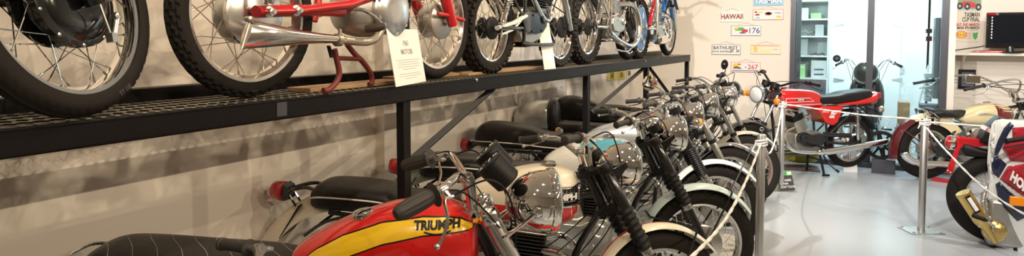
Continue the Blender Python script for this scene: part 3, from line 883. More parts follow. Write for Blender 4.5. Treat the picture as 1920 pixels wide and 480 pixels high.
# shelving with workshop clutter
SHW = mat('white_shelving', (.80, .83, .84), .5)
YS = 9.95
x0 = onY(1492, 60, YS).x; x1 = onY(1552, 60, YS).x
sh = thing('store_shelving', 'white open shelving full of workshop bits behind the glass doors', 'shelving', (0, 0, 0))
m = MB(); zs = []
for py in (0, 35, 67, 104, 146): zs.append(onY(1520, py, YS).z)
for z in zs: m.box(((x0 + x1) / 2, YS + .18, z - .012), (x1 - x0, .36, .024))
m.build('shelf_board', SHW, sh, bevel=.002)
m = MB()
for x in (x0 + .01, x1 + .01): m.box((x, YS + .19, 1.1), (.025, .40, 2.2))
m.box(((x0 + x1) / 2, YS + .37, 1.1), (x1 - x0, .012, 2.2)); m.build('upright', SHW, sh, bevel=.002)
LG = mat('pale_green_pack', (.45, .85, .35), .5); LGY = mat('light_grey_plastic', (.55, .58, .6), .4); DKG = mat('dark_grey_box', (.12, .12, .14), .5)
def sbox(name, label, px0, px1, pyb, pyt, Y, d, m_, cat='box', group=None, z=None):
    a = onY(px0, pyb, Y); b = onY(px1, pyt, Y); zb = a.z if z is None else z; zt = zb + abs(b.z - a.z)
    o = MB().box(((a.x + b.x) / 2, Y + d / 2, (zb + zt) / 2), (b.x - a.x, d, zt - zb)).build(name, m_, bevel=.004)
    tag(o, label, cat, group); return o
sbox('storage_box', 'white carton on the top shelf of the white shelving, left of the green pack', 1494, 1516, 35, 14, YS + .06, .2, SHW, z=zs[1])
sbox('seed_pack', 'pale green crumpled pack on the top visible shelf of the white shelving', 1520, 1540, 35, 24, YS + .08, .15, LG, 'pack', z=zs[1])
sbox('storage_box', 'grey plastic tub on the middle shelf of the white shelving', 1528, 1545, 67, 46, YS + .06, .2, LGY, z=zs[2])
o = MB()
for k in range(6):
    a = onY(1497 + k * 5, 62 - (k % 3) * 4, YS + .08); b = onY(1512 + k * 4, 66 - (k % 2) * 7, YS + .1); a.z = max(a.z, zs[2] + .01); b.z = max(b.z, zs[2] + .008); o.tube([a, b], .006, 6)
tag(o.build('tool_pile', DULL), 'small metal tools piled on the middle shelf of the white shelving', 'tools')
sbox('paper_stack', 'pale printed sheets standing on the third shelf behind the glass', 1494, 1515, 103, 72, YS + .1, .05, LGY, 'papers', z=zs[3])
o = MB()
for k in range(7):
    a = onY(1519 + k * 4, 105 - (k % 3) * 2, YS + .1); a.z = zs[3] + .012; o.tube([a, a + Vector((.03, .0, .012 * (k % 3)))], .011, 8)
tag(o.build('metal_fittings', DKG), 'dark metal fittings lying on the third shelf behind the glass', 'fittings')
g_ = sbox('oil_pack', 'bright green and white pack on the lowest white shelf behind the glass', 1493, 1510, 145, 121, YS + .05, .12, LG, 'pack', z=zs[4])
MB().box(onY(1501, 126, YS + .045) + Vector((0, 0, .0)), (.09, .004, .03)).build('pack_label', PAPER, g_)
cr = sbox('storage_crate', 'white slotted crate on the lowest white shelf behind the glass', 1520, 1550, 145, 113, YS + .05, .2, SHW, 'crate', z=zs[4])
m = MB()
for z_ in (.05, .12): m.box(Vector((onY(1535, 130, YS).x, YS + .045, zs[4] + z_)), (.12, .006, .02))
m.build('crate_slot', DKG, cr)
sbox('display_cabinet', 'dark glass-fronted cabinet under the white shelving behind the red motorcycle', 1494, 1551, 180, 151, YS - .0, .35, DKG, 'cabinet')
# grey locker, ladder pole, boxes at the right of the store
YL = 9.12
sbox('tall_locker', 'tall grey steel locker at the right of the glass doors', 1749, 1771, 185, 33, YL, .25, mat('locker_grey', (.16, .17, .19), .5), 'locker')
bpy.data.objects['tall_locker'].location.z = 0
sbox('tool_case', 'black case on a bracket beside the grey locker, upper one', 1737, 1748, 62, 54, YL + .1, .15, BLACKM, 'case')
sbox('tool_case', 'dark red case under the black case beside the grey locker', 1736, 1748, 77, 68, YL + .1, .15, MAROON, 'case')
wb = sbox('work_bin', 'dark grey open bin on the floor behind the cream motorcycle saddle', 1722, 1766, 312, 193, YL - .05, .25, DKG, 'bin')
wb.location.z -= min((wb.matrix_world @ Vector(q)).z for q in wb.bound_box)
for k in range(5):
    sbox('parts_drawer', 'small grey parts drawer in the stack left of the locker, %s' % ('topmost', 'second from top', 'middle one', 'second from bottom', 'lowest')[k], 1734, 1747, 146 + k * 11, 138 + k * 11, YL + .3, .2, LGY, 'drawer', 'parts drawers stacked beside the locker')
p = onY(1712, 232, YL + .5); q = onY(1742, 122, YL + .6)
d = (p - q); p = q + d * (q.z / -d.z)
tag(MB().tube([p, q], .014, 10).build('leaning_pole', SHW), 'thin white pole leaning beside the grey locker', 'pole')
bx = sbox('wooden_crate', 'tan wooden box standing behind the cream mudguard, seen through the glass', 1683, 1706, 245, 204, 10.1, .25, WOOD, 'box')
bx2 = sbox('plinth_box', 'white plinth under the tan wooden box behind the glass', 1680, 1710, 300, 246, 10.1, .3, SHW, 'plinth')
zz = min(v.co.z for v in bx2.data.vertices)
bx2.location.z -= zz; bx.location.z -= zz
sw = onY(1687, 131, YF2 - .01); tag(MB().box(sw, (.12, .02, .12)).build('light_switch', LGY, bevel=.004), 'pale switch plate beside the white store door', 'switch')

# ------------------------------------------------------------------ number plates and posters on the back wall
def wall_plate(name, label, p0, p1, base, edge, Y=YW, tilt=0.):
    a = onY(p0[0], p0[1], Y); b = onY(p1[0], p1[1], Y); c = (a + b) / 2; w = abs(b.x - a.x); h = abs(a.z - b.z)
    o = MB().box((c.x, Y - .008, c.z), (w, .004, h)).build(name, base, bevel=.0015); tag(o, label, 'number plate', 'souvenir number plates on the back wall')
    m = MB(); e = .0035
    for q in ((0, h / 2 - .004, w - .006, e), (0, -h / 2 + .004, w - .006, e)): m.box((c.x + q[0], Y - .011, c.z + q[1]), (q[2], .002, q[3]))
    for q in (-1, 1): m.box((c.x + q * (w / 2 - .004), Y - .011, c.z), (e, .002, h - .006))
    m.build('plate_border', edge, o)
    m = MB(); m.tube([(c.x - w * .3, Y - .004, c.z + h / 2), (c.x, Y - .005, c.z + h / 2 + .035), (c.x + w * .3, Y - .004, c.z + h / 2)], .0012, 5); m.lathe([(.004, 0), (.006, .004)], (c.x, Y, c.z + h / 2 + .036), (0, -1, 0), 8)
    m.build('hanging_wire', DULL, o)
    return o, c, w, h
def ptext(o, c, body, size, dx, dz, m_, sx=1., bold=0., shear=0., Y=YW, align='CENTER', off=.0115, name='lettering'):
    q = MB(); put_text(q, body, size, (c.x + dx, Y - off, c.z + dz), (1, 0, 0), (0, 0, 1), sx=sx, bold=bold, shear=shear, align=align); q.build(name, m_, o, smooth=False)
def blob(o, c, pts, m_, Y=YW, name='picture', off=.0112):
    q = MB(); q.prism([(c.x + x, c.z + z) for x, z in pts], Y - off - .0006, Y - off); q.build(name, m_, o, smooth=False)
def disc(cx, cz, rx, rz, n=20): return [(cx + rx * cos(2 * pi * k / n), cz + rz * sin(2 * pi * k / n)) for k in range(n)]
PB = mat('plate_blue', (.22, .50, .72), .35); PW = mat('plate_white', (.80, .78, .74), .4); PC = mat('plate_cream', (.82, .74, .58), .4)
PRED = mat('plate_red', (.62, .04, .05), .45); PBROWN = mat('plate_brown_red', (.30, .06, .04), .45); PBLUE = mat('plate_ink_blue', (.06, .10, .32), .45); PGRN = mat('plate_green', (.06, .42, .10), .45); PYEL = mat('plate_yellow', (.85, .58, .05), .45); PPALE = mat('plate_pale_yellow', (.86, .74, .34), .45)
o, c, w, h = wall_plate('number_plate', 'pale blue TASMAN plate at the top edge of the back wall', (1413, -9), (1469, 10), PB, PW)
ptext(o, c, 'TASMAN', .085, 0, -.012, PW, sx=1.0, bold=.003)
o, c, w, h = wall_plate('number_plate', 'multicoloured plate with small badges, just below the pale blue plate', (1412, 18), (1469, 37), PW, PRED)
blob(o, c, disc(.005, .012, .045, .022), PBROWN); blob(o, c, disc(.005, .014, .03, .012), PB)
blob(o, c, [(-.16, .025), (-.06, .025), (-.06, .038), (-.16, .038)], PYEL); blob(o, c, disc(-.13, .0, .03, .012), PBROWN); blob(o, c, [(-.15, -.045), (-.1, -.045), (-.1, -.03), (-.15, -.03)], PB)
blob(o, c, disc(.12, .02, .045, .014), mat('plate_lilac', (.6, .5, .62), .5)); blob(o, c, disc(.13, -.03, .035, .014), PYEL); blob(o, c, disc(-.15, .035, .012, .012), PRED)
o, c, w, h = wall_plate('number_plate', 'white plate with brown-red HAWAII lettering', (1352, 21), (1394, 41), PW, PW)
ptext(o, c, 'HAWAII', .088, 0, -.004, PBROWN, sx=.92, bold=.003)
o, c, w, h = wall_plate('number_plate', 'white plate with green and red picture and blue 176', (1371, 48), (1427, 67), PW, PBLUE)
ptext(o, c, '176', .10, .10, -.004, PBLUE, bold=.001)
blob(o, c, [(-.15, .03), (-.10, .045), (-.03, .04), (-.01, .01), (-.06, .0), (-.13, .0)], PGRN); blob(o, c, [(-.06, .0), (-.02, .02), (.03, .01), (.02, -.02), (-.03, -.03)], PRED, off=.0122); blob(o, c, disc(-.12, .03, .03, .016), PYEL, off=.0122); blob(o, c, [(-.09, -.03), (-.03, -.01), (.0, -.035), (-.05, -.04)], PBLUE)
o, c, w, h = wall_plate('number_plate', 'white BATHURST plate with black lettering and two flags', (1335, 83), (1389, 103), PW, INK)
ptext(o, c, 'BATHURST', .062, -.01, .022, INK, sx=1.05, bold=.0008)
ptext(o, c, 'N.S.W. AUSTRALIA', .030, -.055, -.028, INK, bold=.0008, shear=.2)
for x in (.07, .145):
    for i in range(3):
        for j in range(3):
            if (i + j) % 2 == 0: blob(o, c, [(x + i * .012 - .012, -.035 + j * .012), (x + i * .012, -.035 + j * .012), (x + i * .012, -.023 + j * .012), (x + i * .012 - .012, -.023 + j * .012)], INK)
    blob(o, c, [(x - .02, -.05), (x - .016, -.05), (x + .004, .0), (x, .0)], INK)
o, c, w, h = wall_plate('number_plate', 'cream plate with a yellow shell sign and 2002 numerals', (1408, 83), (1464, 102), PC, PYEL)
ptext(o, c, '2002', .060, .0, -.022, PPALE, bold=.002, sx=1.1); blob(o, c, disc(-.125, .01, .028, .026), PYEL); blob(o, c, [(-.15, -.032), (-.10, -.032), (-.10, -.024), (-.15, -.024)], PRED)
blob(o, c, [(-.17, .042), (.16, .042), (.16, .048), (-.17, .048)], PRED); blob(o, c, disc(.125, .0, .035, .008), LGY); ptext(o, c, 'SHELL', .014, -.125, -.028, PC, off=.0125)
o, c, w, h = wall_plate('number_plate', 'white plate with red border, small car picture and red 267', (1371, 116), (1426, 136), PW, PRED)
ptext(o, c, '267', .085, .09, .002, PRED, bold=.001); blob(o, c, disc(-.12, .018, .042, .032), PYEL); blob(o, c, [(-.16, -.02), (-.15, .0), (-.12, .012), (-.08, .0), (-.05, -.012), (-.055, -.022)], DKG, off=.0122); blob(o, c, [(-.10, .03), (-.06, .03), (-.06, .045), (-.10, .045)], PRED, off=.0124)
blob(o, c, [(-.17, -.048), (.17, -.048), (.17, -.040), (-.17, -.040)], PBLUE); blob(o, c, disc(.0, .0, .008, .008), PBLUE)
# yellow plates on the left wall below the display shelf
for k, (a, b, t, m_) in enumerate((((1138, 131), (1155, 152), 'IAIJE', PPALE), ((1157, 131), (1171, 150), 'LIEA', PPALE), ((1174, 130), (1183, 145), 'B88', PC))):
    p0 = onX(*a, XW); p1 = onX(*b, XW); cc = (p0 + p1) / 2; w = abs(p1.y - p0.y); h = .12
    o = MB().box((XW + .006, cc.y, cc.z), (.004, w, h)).build('number_plate', (mat('old_yellow_plate', (.62, .50, .06), .5) if k < 2 else PC), bevel=.0015)
    tag(o, ('yellow registration plate under the shelf, left of the pair', 'yellow registration plate under the shelf, right of the pair', 'cream registration plate beyond the two yellow ones under the shelf')[k], 'number plate', 'registration plates on the left wall')
    q = MB(); put_text(q, t, .085, (XW + .0095, cc.y, cc.z), (0, 1, 0), (0, 0, 1), sx=.8, bold=.002); q.build('lettering', INK, o, smooth=False)

# poster
a = onY(1793, -20, YT); b = onY(1839, 78, YT); c = (a + b) / 2; w = b.x - a.x; h = a.z - b.z
po = tag(MB().box((c.x, YT - .004, c.z), (w, .004, h)).build('race_poster', mat('poster_paper', (.80, .72, .58), .5)), 'vintage motor race poster with red racing car hanging left of the television', 'poster')
def pz(py): return onY(1816, py, YT).z - c.z
def px_(px): return onY(px, 50, YT).x - c.x
blob(po, c, [(px_(1794), pz(-19)), (px_(1838), pz(-19)), (px_(1838), pz(20)), (px_(1794), pz(18))], mat('poster_track_green', (.28, .36, .22), .5), Y=YT, off=.0062)
blob(po, c, [(px_(1795), pz(8)), (px_(1806), pz(2)), (px_(1818), pz(3)), (px_(1834), pz(10)), (px_(1836), pz(14)), (px_(1820), pz(15)), (px_(1800), pz(13))], PRED, Y=YT, off=.007)
blob(po, c, [(px_(1794), pz(16)), (px_(1838), pz(18)), (px_(1838), pz(21)), (px_(1794), pz(20))], LGY, Y=YT, off=.0068)
for q in (1798, 1812, 1833): blob(po, c, disc(px_(q), pz(11 + (q - 1798) * .08), .030, .045), INK, Y=YT, off=.0078); blob(po, c, disc(px_(q), pz(11 + (q - 1798) * .08), .012, .018), LGY, Y=YT, off=.0085)
for t_, py, s_, m_, sx in (('TASMAN', 28, .078, INK, .52), ('CUP FINAL', 37, .078, INK, .48), ('SAT: 2ND MARCH', 46.5, .050, PRED, .60), ('MON: 4TH MARCH', 52.5, .044, INK, .62)):
    ptext(po, c, t_, s_, w / 2 - .02, pz(py), m_, sx=sx, bold=.002, Y=YT, align='RIGHT', off=.0072)
blob(po, c, disc(px_(1803), pz(65), .060, .045), PRED, Y=YT, off=.0070); blob(po, c, disc(px_(1803), pz(65), .052, .038), PYEL, Y=YT, off=.0078); ptext(po, c, 'K.L.G.', .036, px_(1803), pz(65), PRED, Y=YT, off=.0088, bold=.001)
blob(po, c, [(px_(1824), pz(61)), (px_(1829), pz(62)), (px_(1834), pz(60)), (px_(1833), pz(70)), (px_(1829), pz(75)), (px_(1825), pz(70))], PGRN, Y=YT, off=.0070)
for k, t_ in enumerate(('SPARK', 'PLUGS', 'PLUGS')): ptext(po, c, t_, .02, px_(1816), pz(62 + 3.4 * k), PRED, Y=YT, off=.0072)
for k in range(2): blob(po, c, [(px_(1812 - 4*k), pz(57 + 15.5 * k)), (px_(1834 - 11*k), pz(57 + 15.5 * k)), (px_(1834-11*k), pz(56.4 + 15.5 * k)), (px_(1812-4*k), pz(56.4 + 15.5 * k))], GREYINK, Y=YT, off=.0072)

# television on its wall shelf
zS = onY(1800, 98, YT - .35).z
shx = onY(1789, 98, YT - .35).x
ts = tag(MB().box((shx + .8, YT - .175, zS - .02), (1.6, .35, .035)).build('wall_shelf', mat('cream_shelf', (.78, .72, .62), .5), bevel=.003), 'long cream wall shelf carrying the television', 'shelf')
br = MB()
for x in (shx + .12, shx + 1.2): br.prism([(YT - .01, zS - .04), (YT - .30, zS - .04), (YT - .01, zS - .22)], x - .01, x + .01)
v_ = [(y, x, z) for (x, y, z) in br.v]; br.v = v_
br.build('shelf_bracket', WALLM, ts)
YV = YT - .27
a = onY(1851, 19, YV); b = onY(1945, 86, YV); c = (a + b) / 2; w = b.x - a.x; h = a.z - b.z; zb = zS + .055
tv = thing('television', 'black flat television switched off on the wall shelf', 'television', (c.x, YV + .05, zS - .002))
L = lambda x, y, z: (x, y, z)
MB().box((0, 0, .055 + h / 2), (w, .07, h)).build('screen_surround', BLACKP, tv, bevel=.012)
MB().box((0, .06, .055 + h / 2), (w * .8, .06, h * .75)).build('rear_shell', BLACKM, tv, bevel=.02)
MB().box((0.01, -.0365, .07 + h / 2), (w * .86, .003, h * .78)).build('screen', mat('dark_screen', (.008, .010, .014), .12), tv)
MB().lathe([(.0, -.055), (.17, -.055), (.17, -.045), (.05, -.035), (.04, .02)], (0, 0, .055), (0, 0, 1), 32).build('stand', BLACKP, tv)
m = MB()
for k in range(8): m.box((-w / 2 + .055, -.0385, .055 + h * .86 - k * .035), (.012, .002, .02))
m.build('screen_symbols', WHITEINK, tv); q = MB(); put_text(q, '22', .035, (-w * .30, -.0375, .055 + h * .955), (1, 0, 0), (0, 0, 1), bold=.001); q.build('lettering', GREYINK, tv, smooth=False)
MB().box((-w * .40, -.0365, .055 + h * .955), (.085, .003, .022)).build('red_sticker', REDL, tv)
bk = thing('magazine', 'red and white magazines lying on the shelf left of the television', 'magazines', (onY(1848, 93, YT - .3).x, YT - .26, zS - .002))
for k in range(3): MB().box((.02 * k, 0, .004 + .008 * k), (.26, .18, .007), Matrix.Rotation(.12 * k, 3, 'Z')).build('magazine_copy', (PRED, PAPER, PRED)[k], bk)
rm = tag(MB().box((onY(1905, 93, YT - .3).x, YT - .31, zS + .009), (.17, .045, .018), Matrix.Rotation(.2, 3, 'Z')).build('remote_control', BLACKM, bevel=.004), 'black remote control lying on the shelf before the television', 'remote')
cb = [onY(1862, 82, YT - .02), onY(1835, 88, YT - .015), onY(1800, 93, YT - .012), onY(1791, 97, YT - .012), onY(1788, 130, YT - .012), onY(1785, 180, YT - .012), onY(1783, 250, YT - .012)]
tag(MB().tube(catmull(cb, 6), .005, 6).build('power_cable', BLACKM), 'thin dark power cable running down the wall beside the door frame', 'cable')
a = onY(1797, 130, YT); b = onY(1828, 167, YT); c = (a + b) / 2
pf = tag(MB().box((c.x, YT - .012, c.z), (b.x - a.x, .024, a.z - b.z)).build('framed_picture', BLACKM, bevel=.003), 'small black framed photograph below the wall shelf', 'picture')
MB().box((c.x + .01, YT - .025, c.z + .0), ((b.x - a.x) * .72, .003, (a.z - b.z) * .72)).build('photograph', DKG, pf)

# ------------------------------------------------------------------ display shelf
XS = -1.804; ZD = 1.378; BT = .074; YE = 7.75; YN = -1.2; XBK = -2.15
ds = thing('display_shelf', 'long black steel display shelf along the left wall carrying motorcycles', 'shelf', (XS, 3.3, 0))
def dsl(mb): mb.xf = Matrix.Translation((-XS, -3.3, 0)); return mb
m = dsl(MB())
m.box((XS - .006, (YE + YN) / 2, ZD - BT / 2), (.012, YE - YN, BT)); m.box((XS - .035, (YE + YN) / 2, ZD - .009), (.07, YE - YN, .010)); m.box((XS - .035, (YE + YN) / 2, ZD - BT + .005), (.07, YE - YN, .010))
m.build('front_beam', BEAMM, ds, bevel=.003)
m = dsl(MB()); m.box((XBK, (YE + YN) / 2, ZD + .002), (.012, YE - YN, .085)); m.box((XBK - .03, (YE + YN) / 2, ZD + .04), (.06, YE - YN, .01)); m.build('rear_rail', BEAMM, ds, bevel=.003)
m = dsl(MB())
for y in (YN + .02, .5, 2.30, 4.45, 6.03, YE - .03): m.box(((XS + XW) / 2, y, ZD - .045), (XS - XW - .02, .045, .05))
m.build('cross_member', BEAMM, ds, bevel=.003)
def post(px, py, X):
    return onX(px, py, X).y
for y in (YN + .05, .40, post(757.5, 250, XS - .03), post(1100, 190, XS - .03), post(1212, 140, XS - .03), post(1288, 140, XS - .03)):
    for X in (XS - .032,): dsl(MB()).box((X, y, (ZD - BT) / 2), (.045 if X > XBK + .1 else .04, .05, ZD - BT)).build('post', BEAMM, ds, bevel=.003)
for (pa, pb) in (((925, 165), (762, 308)), ((1207, 128), (1108, 212)), ((1218, 127), (1278, 208))):
    a = onX(*pa, XS - .035); b = onX(*pb, XS - .035)
    dsl(MB()).tube([a, b], .022, 4, up=(1, 0, 0)).build('diagonal_brace', BEAMM, ds, angle=20)
# expanded metal deck: zigzag strands joined node to node
m = dsl(MB()); p_ = .068; dy = .019; x0 = XBK + .01; nst = int((XS - .02 - x0) / p_) + 1
for j in range(nst):
    pts = []; k = 0; y = YN
    while y <= YE:
        s_ = 1 if (k + j) % 2 else -1
        xx = x0 + (j + .5) * p_ + s_ * (p_ / 2 - .0015)
        pts += [(xx, y - .005, ZD + .001 + s_ * .002), (xx, y + .005, ZD + .001 + s_ * .002)]; y += dy; k += 1
    m.tube(pts, .0023, 4, up=(0, 0, 1), flat=.6)
m.build('expanded_metal_deck', MESHM, ds, smooth=False)
m = dsl(MB()); m.box((XS - .015, onX(527, 200, XS).y, ZD - .035), (.0, .0, .0))
q = dsl(MB()); q.box((XS + .0015, onX(528, 205, XS).y, ZD - .036), (.002, .045, .05)); q.build('maker_label', mat('worn_label', (.05, .05, .055), .4), ds)
m = dsl(MB())
for px in (892, 1209):
    m.lathe([(.009, 0), (.009, .008), (.004, .011)], (XS + .0, onX(px, 140, XS).y, ZD - .01), (1, 0, 0), 10)
m.build('bolt', STEEL, ds)
def plank(label, px0, px1, X, w, z=None, yaw=0.):
    y0 = onX(px0, 160, X).y; y1 = onX(px1, 160, X).y
    o = MB().box((X, (y0 + y1) / 2, ZD + .012), (w, y1 - y0, .016)).build('timber_board', WOOD, bevel=.002); tag(o, label, 'board', 'loose timber boards on the display shelf'); return o
# ------------------------------------------------------------------ the row on the floor
GRP = 'classic motorcycles parked in the row on the floor'
EX_UK = None
B0 = motorcycle(dict(label='nearest motorcycle of the floor row, only its grey handlebar grip showing', group=GRP, loc=(-2.16, .60), yaw=.50, lean=-.05, steer=.14, tank_m=BLACKP, fg_m=BLACKP, gauges=[], cables=False, headlight=False, seat_m=VINYL,
    bars=[(1.0, 0, 1.03), (.99, .06, 1.03), (.96, .15, 1.02), (.93, .24, 1.01), (.90, .29, 1.005), (.80, .36, 1.0)]))
B1 = motorcycle(dict(label='classic motorcycle with red fuel tank, yellow side band and black quilted seat', group=GRP, loc=(-2.156, 1.471), yaw=.511, lean=-.055, steer=.145,
    fork='open', slide_z=.62, stan_r=.026, stan_m=ALLOY, cover=(.95, .66), cover_m=ALLOY, ear='rod', ear_m=CHROME, hl_r=.114, hl_c=(1.31, 0, 1.0), hl_d=.19, tank_m=RED, cap=(.655, -.03), yoke_m=CHROME, clamp_m=CHROME,
    tank=[(.385, .045, .74, .80), (.41, .09, .70, .845), (.50, .118, .685, .905), (.62, .140, .675, .960), (.76, .155, .67, 1.003), (.88, .158, .675, 1.016), (.97, .148, .70, 1.006), (1.04, .11, .74, .97), (1.065, .05, .80, .92)],
    bars=[(1.03, 0, 1.085), (1.02, .07, 1.09), (.985, .17, 1.135), (.965, .24, 1.14), (.93, .29, 1.125), (.90, .315, 1.11), (.80, .375, 1.075)], bar_r=.0135, grip_style='barrel', grip_r=.0215, grip_len=.14, lever_d=(.03, -.10), lever_s=.35,
    gauges=[((1.10, .056, 1.175), (-.70, .08, .71)), ((1.10, -.056, 1.155), (-.70, .08, .71))], gauge_r=.055, gauge_h=.10, gauge_m=BLACKM, gauge_ring=BLACKM,
    seat=[(-.33, .03, .74, .78), (-.315, .11, .72, .835), (-.24, .135, .71, .865), (-.10, .14, .71, .862), (.10, .14, .705, .845), (.25, .135, .70, .835), (.36, .12, .70, .825), (.405, .10, .71, .81), (.415, .04, .73, .78)], quilt=9, pipe=False,
    fg_m=RED, rg_m=CHROME, tail_p=(-.44, .70)))
# grab rail behind the quilted seat
MB().tube(catmull([(-.24, -.12, .76), (-.32, -.12, .805), (-.385, -.09, .82), (-.405, 0, .82), (-.385, .09, .82), (-.32, .12, .805), (-.24, .12, .76)], 6), .0095, 10).build('grab_rail', CHROME, B1['root'])
def pw(tab):
    def f(x):
        if x <= tab[0][0]: return tab[0][1]
        for (a, b), (c, d) in zip(tab, tab[1:]):
            if x <= c: return b + (d - b) * (x - a) / (c - a)
        return tab[-1][1]
    return f
lo = pw([(.40, .765), (.50, .805), (.62, .858), (.74, .905), (.88, .935), (.97, .940), (1.05, .938)])
hi = pw([(.40, .78), (.50, .865), (.60, .918), (.74, .966), (.88, .985), (.96, .982), (1.01, .97), (1.05, .945)])
for sd in (-1, 1):
    scallop(B1, sd, lo, hi, .415, 1.045)
    side_text(B1['bvh'], 'TRIUMPH', .035, (.928, .962), sd, .0036, sx=1.05, bold=.0018).build('tank_lettering', BLACKM, B1['tank'])
    m = MB(); pts = []
    for i in range(13):
        x = .885 + .09 * i / 12; p = hit(B1['bvh'], (x, sd, .945 - .008 * sin(pi * i / 12)), (0, -sd, 0), .0036)
        if p: pts.append(p)
    m.tube(pts, [.0015] + [.003] * (len(pts) - 2) + [.0015], 5); m.build('tank_lettering_swash', BLACKM, B1['tank'])

TK2 = [(.43, .045, .77, .82), (.46, .085, .735, .87), (.55, .110, .72, .925), (.67, .130, .71, .96), (.80, .146, .70, .985), (.90, .150, .70, .98), (.975, .125, .73, .955), (1.01, .06, .78, .90)]
SEAT2 = [(-.315, .03, .775, .81), (-.30, .10, .755, .855), (-.24, .13, .745, .885), (-.10, .14, .742, .885), (.06, .14, .738, .868), (.14, .135, .732, .84), (.30, .125, .73, .832), (.42, .11, .735, .83), (.49, .085, .75, .82), (.51, .03, .77, .80)]
B2 = motorcycle(dict(label='classic motorcycle with cream and red tank, grille badge and red-striped cream mudguards', group=GRP, loc=(-2.116, 2.464), yaw=.377, lean=-.026, steer=.40, tank=TK2, tank_m=CREAM, cap=(.86, 0),
    fg_m=(CREAM, RED), rg_m=(CREAM, RED), stripe=.16, seat=SEAT2, tread_f='rib', gauges=[((1.085, .055, 1.055), (-.5, 0, .86))], rg_x=-.15, rg_dz=.0, rg_gap=.185, rg_w=.16, rg_a=(68, 153), rg_drop=.085, tail_p=(-.50, .815), pz=.58, hl_c=(1.245, 0, .99), hl_r=.101, hl_d=.19))
lo2 = lambda x: .70; hi2 = lambda x: .80 + .0 * x
for sd in (-1, 1):
    side_strip(B2['bvh'], lambda x: .705, lambda x: .815 + .03 * max(0, .75 - x), .46, 1.0, sd, .0012, 34, 8).build('tank_lower_panel', DRED if False else RED, B2['tank'])
    tank_badge_grille(B2, .835, .865, sd, w=.165, h=.075)
B3 = motorcycle(dict(label='classic motorcycle with sky blue and white tank and pale blue mudguards', group=GRP, loc=(-2.085, 3.297), yaw=.482, lean=-.003, steer=.04, tank=TK2, tank_m=WHITEP, cap=(.84, 0), tread_f='zig',
    fg_m=PALEB, rg_m=GREEN, seat=SEAT2, seat_m=VINYL, gauges=[((1.085, -.055, 1.075), (-.55, 0, .83)), ((1.085, .055, 1.075), (-.55, 0, .83))], drum_f=.10, hubm=ALLOY, fg_a=(33, 172), tail_p=(-.46, .80), pz=.58, hl_c=(1.25, 0, 1.01), hl_r=.104, hl_d=.18, rg_x=-.15, rg_dz=.0, rg_gap=.185, rg_w=.16, rg_a=(68, 153), rg_drop=.085))
for sd in (-1, 1):
    side_strip(B3['bvh'], lambda x: .915, lambda x: .984 if x < .93 else .975, .66, .985, sd, .0012, 34, 10).build('tank_top_panel', SKYB, B3['tank'])
    side_strip(B3['bvh'], lambda x: .71, lambda x: .80, .60, 1.0, sd, .0022, 30, 6).build('tank_lower_panel', NAVY, B3['tank'])
HUMP = SEAT2
B4 = motorcycle(dict(label='classic motorcycle with silver mudguard, fine-ribbed black fork gaiters and piped black seat', group=GRP, loc=(-2.245, 4.343), yaw=.309, lean=-.017, steer=.19, tank=TK2, tank_m=SILVERP, cap=(.84, 0), tread_f='zig',
    fg_m=WHITEP, rg_m=SILVERP, seat=[(-.40, .03, .80, .83), (-.38, .10, .77, .89), (-.32, .135, .755, .935), (-.20, .142, .75, .945), (.0, .14, .745, .92), (.14, .135, .74, .88), (.30, .125, .735, .86), (.46, .10, .74, .84), (.50, .03, .77, .80)], pz=.3, hl_c=(1.25, 0, 1.02), rg_x=-.15, rg_dz=.0, rg_gap=.185, rg_w=.16, rg_a=(68, 153), rg_drop=.085, folds=14, gr=.034, gamp=.006, slider_m=ALLOY, stay_m=CHROME,
    gauges=[((1.085, -.055, 1.085), (-.45, 0, .89)), ((1.085, .055, 1.085), (-.45, 0, .89))], inds_f=[((1.20, -.11, .985), (1.22, -.20, .985), (1, 0, 0)), ((1.20, .11, .985), (1.22, .20, .985), (1, 0, 0))], ind_m=CHROME,
    mirrors=[(-1, ((.98, -.24, 1.18), (.87, -.26, 1.26), (-.6, -.75, .2), dict(r=.055)))], clamp_m=WHITEP))
B5 = motorcycle(dict(label='cafe-style motorcycle with chrome front mudguard and silver humped seat cowl', group=GRP, loc=(-2.297, 5.172), yaw=.294, lean=.0, steer=.27, tank=TK2, tank_m=CHROME, cap=(.84, 0), tread_f='rib',
    fork='open', slide_z=.70, stan_r=.02, cover=(.97, .72), cover_m=ALLOY, fg_m=CHROME, rg_m=SILVERP, stay_m=CHROME, fg_a=(28, 172), seat=[(-.12, .05, .79, .82), (-.10, .11, .77, .845), (.05, .125, .75, .85), (.25, .12, .745, .84), (.46, .10, .745, .83), (.50, .03, .77, .80)], pipe=False, hl_c=(1.25, 0, 1.02),
    gauges=[((1.085, -.055, 1.085), (-.45, 0, .89))], inds_r=[((-.02, -.10, .78), (-.03, -.19, .79), (-1, 0, 0))]))
rows = catn([(-.46, .02, .83, .86), (-.44, .09, .79, .93), (-.36, .135, .76, 1.0), (-.26, .15, .75, 1.035), (-.16, .145, .75, 1.03), (-.11, .13, .76, 1.0)], 5)
cw = MB().loft([ring_se(x, w, zb, zt, 30, 2.3) for x, w, zb, zt in rows]).build('seat_cowl', SILVERP, B5['root'], angle=70)
MB().loft([ring_se(x, w, zb, zt, 30, 2.6) for x, w, zb, zt in catn([(-.13, .15, .76, 1.04), (-.09, .152, .76, 1.045), (-.06, .14, .77, 1.01), (-.045, .11, .78, .93)], 4)]).build('back_pad', LEATHER, cw, angle=70)
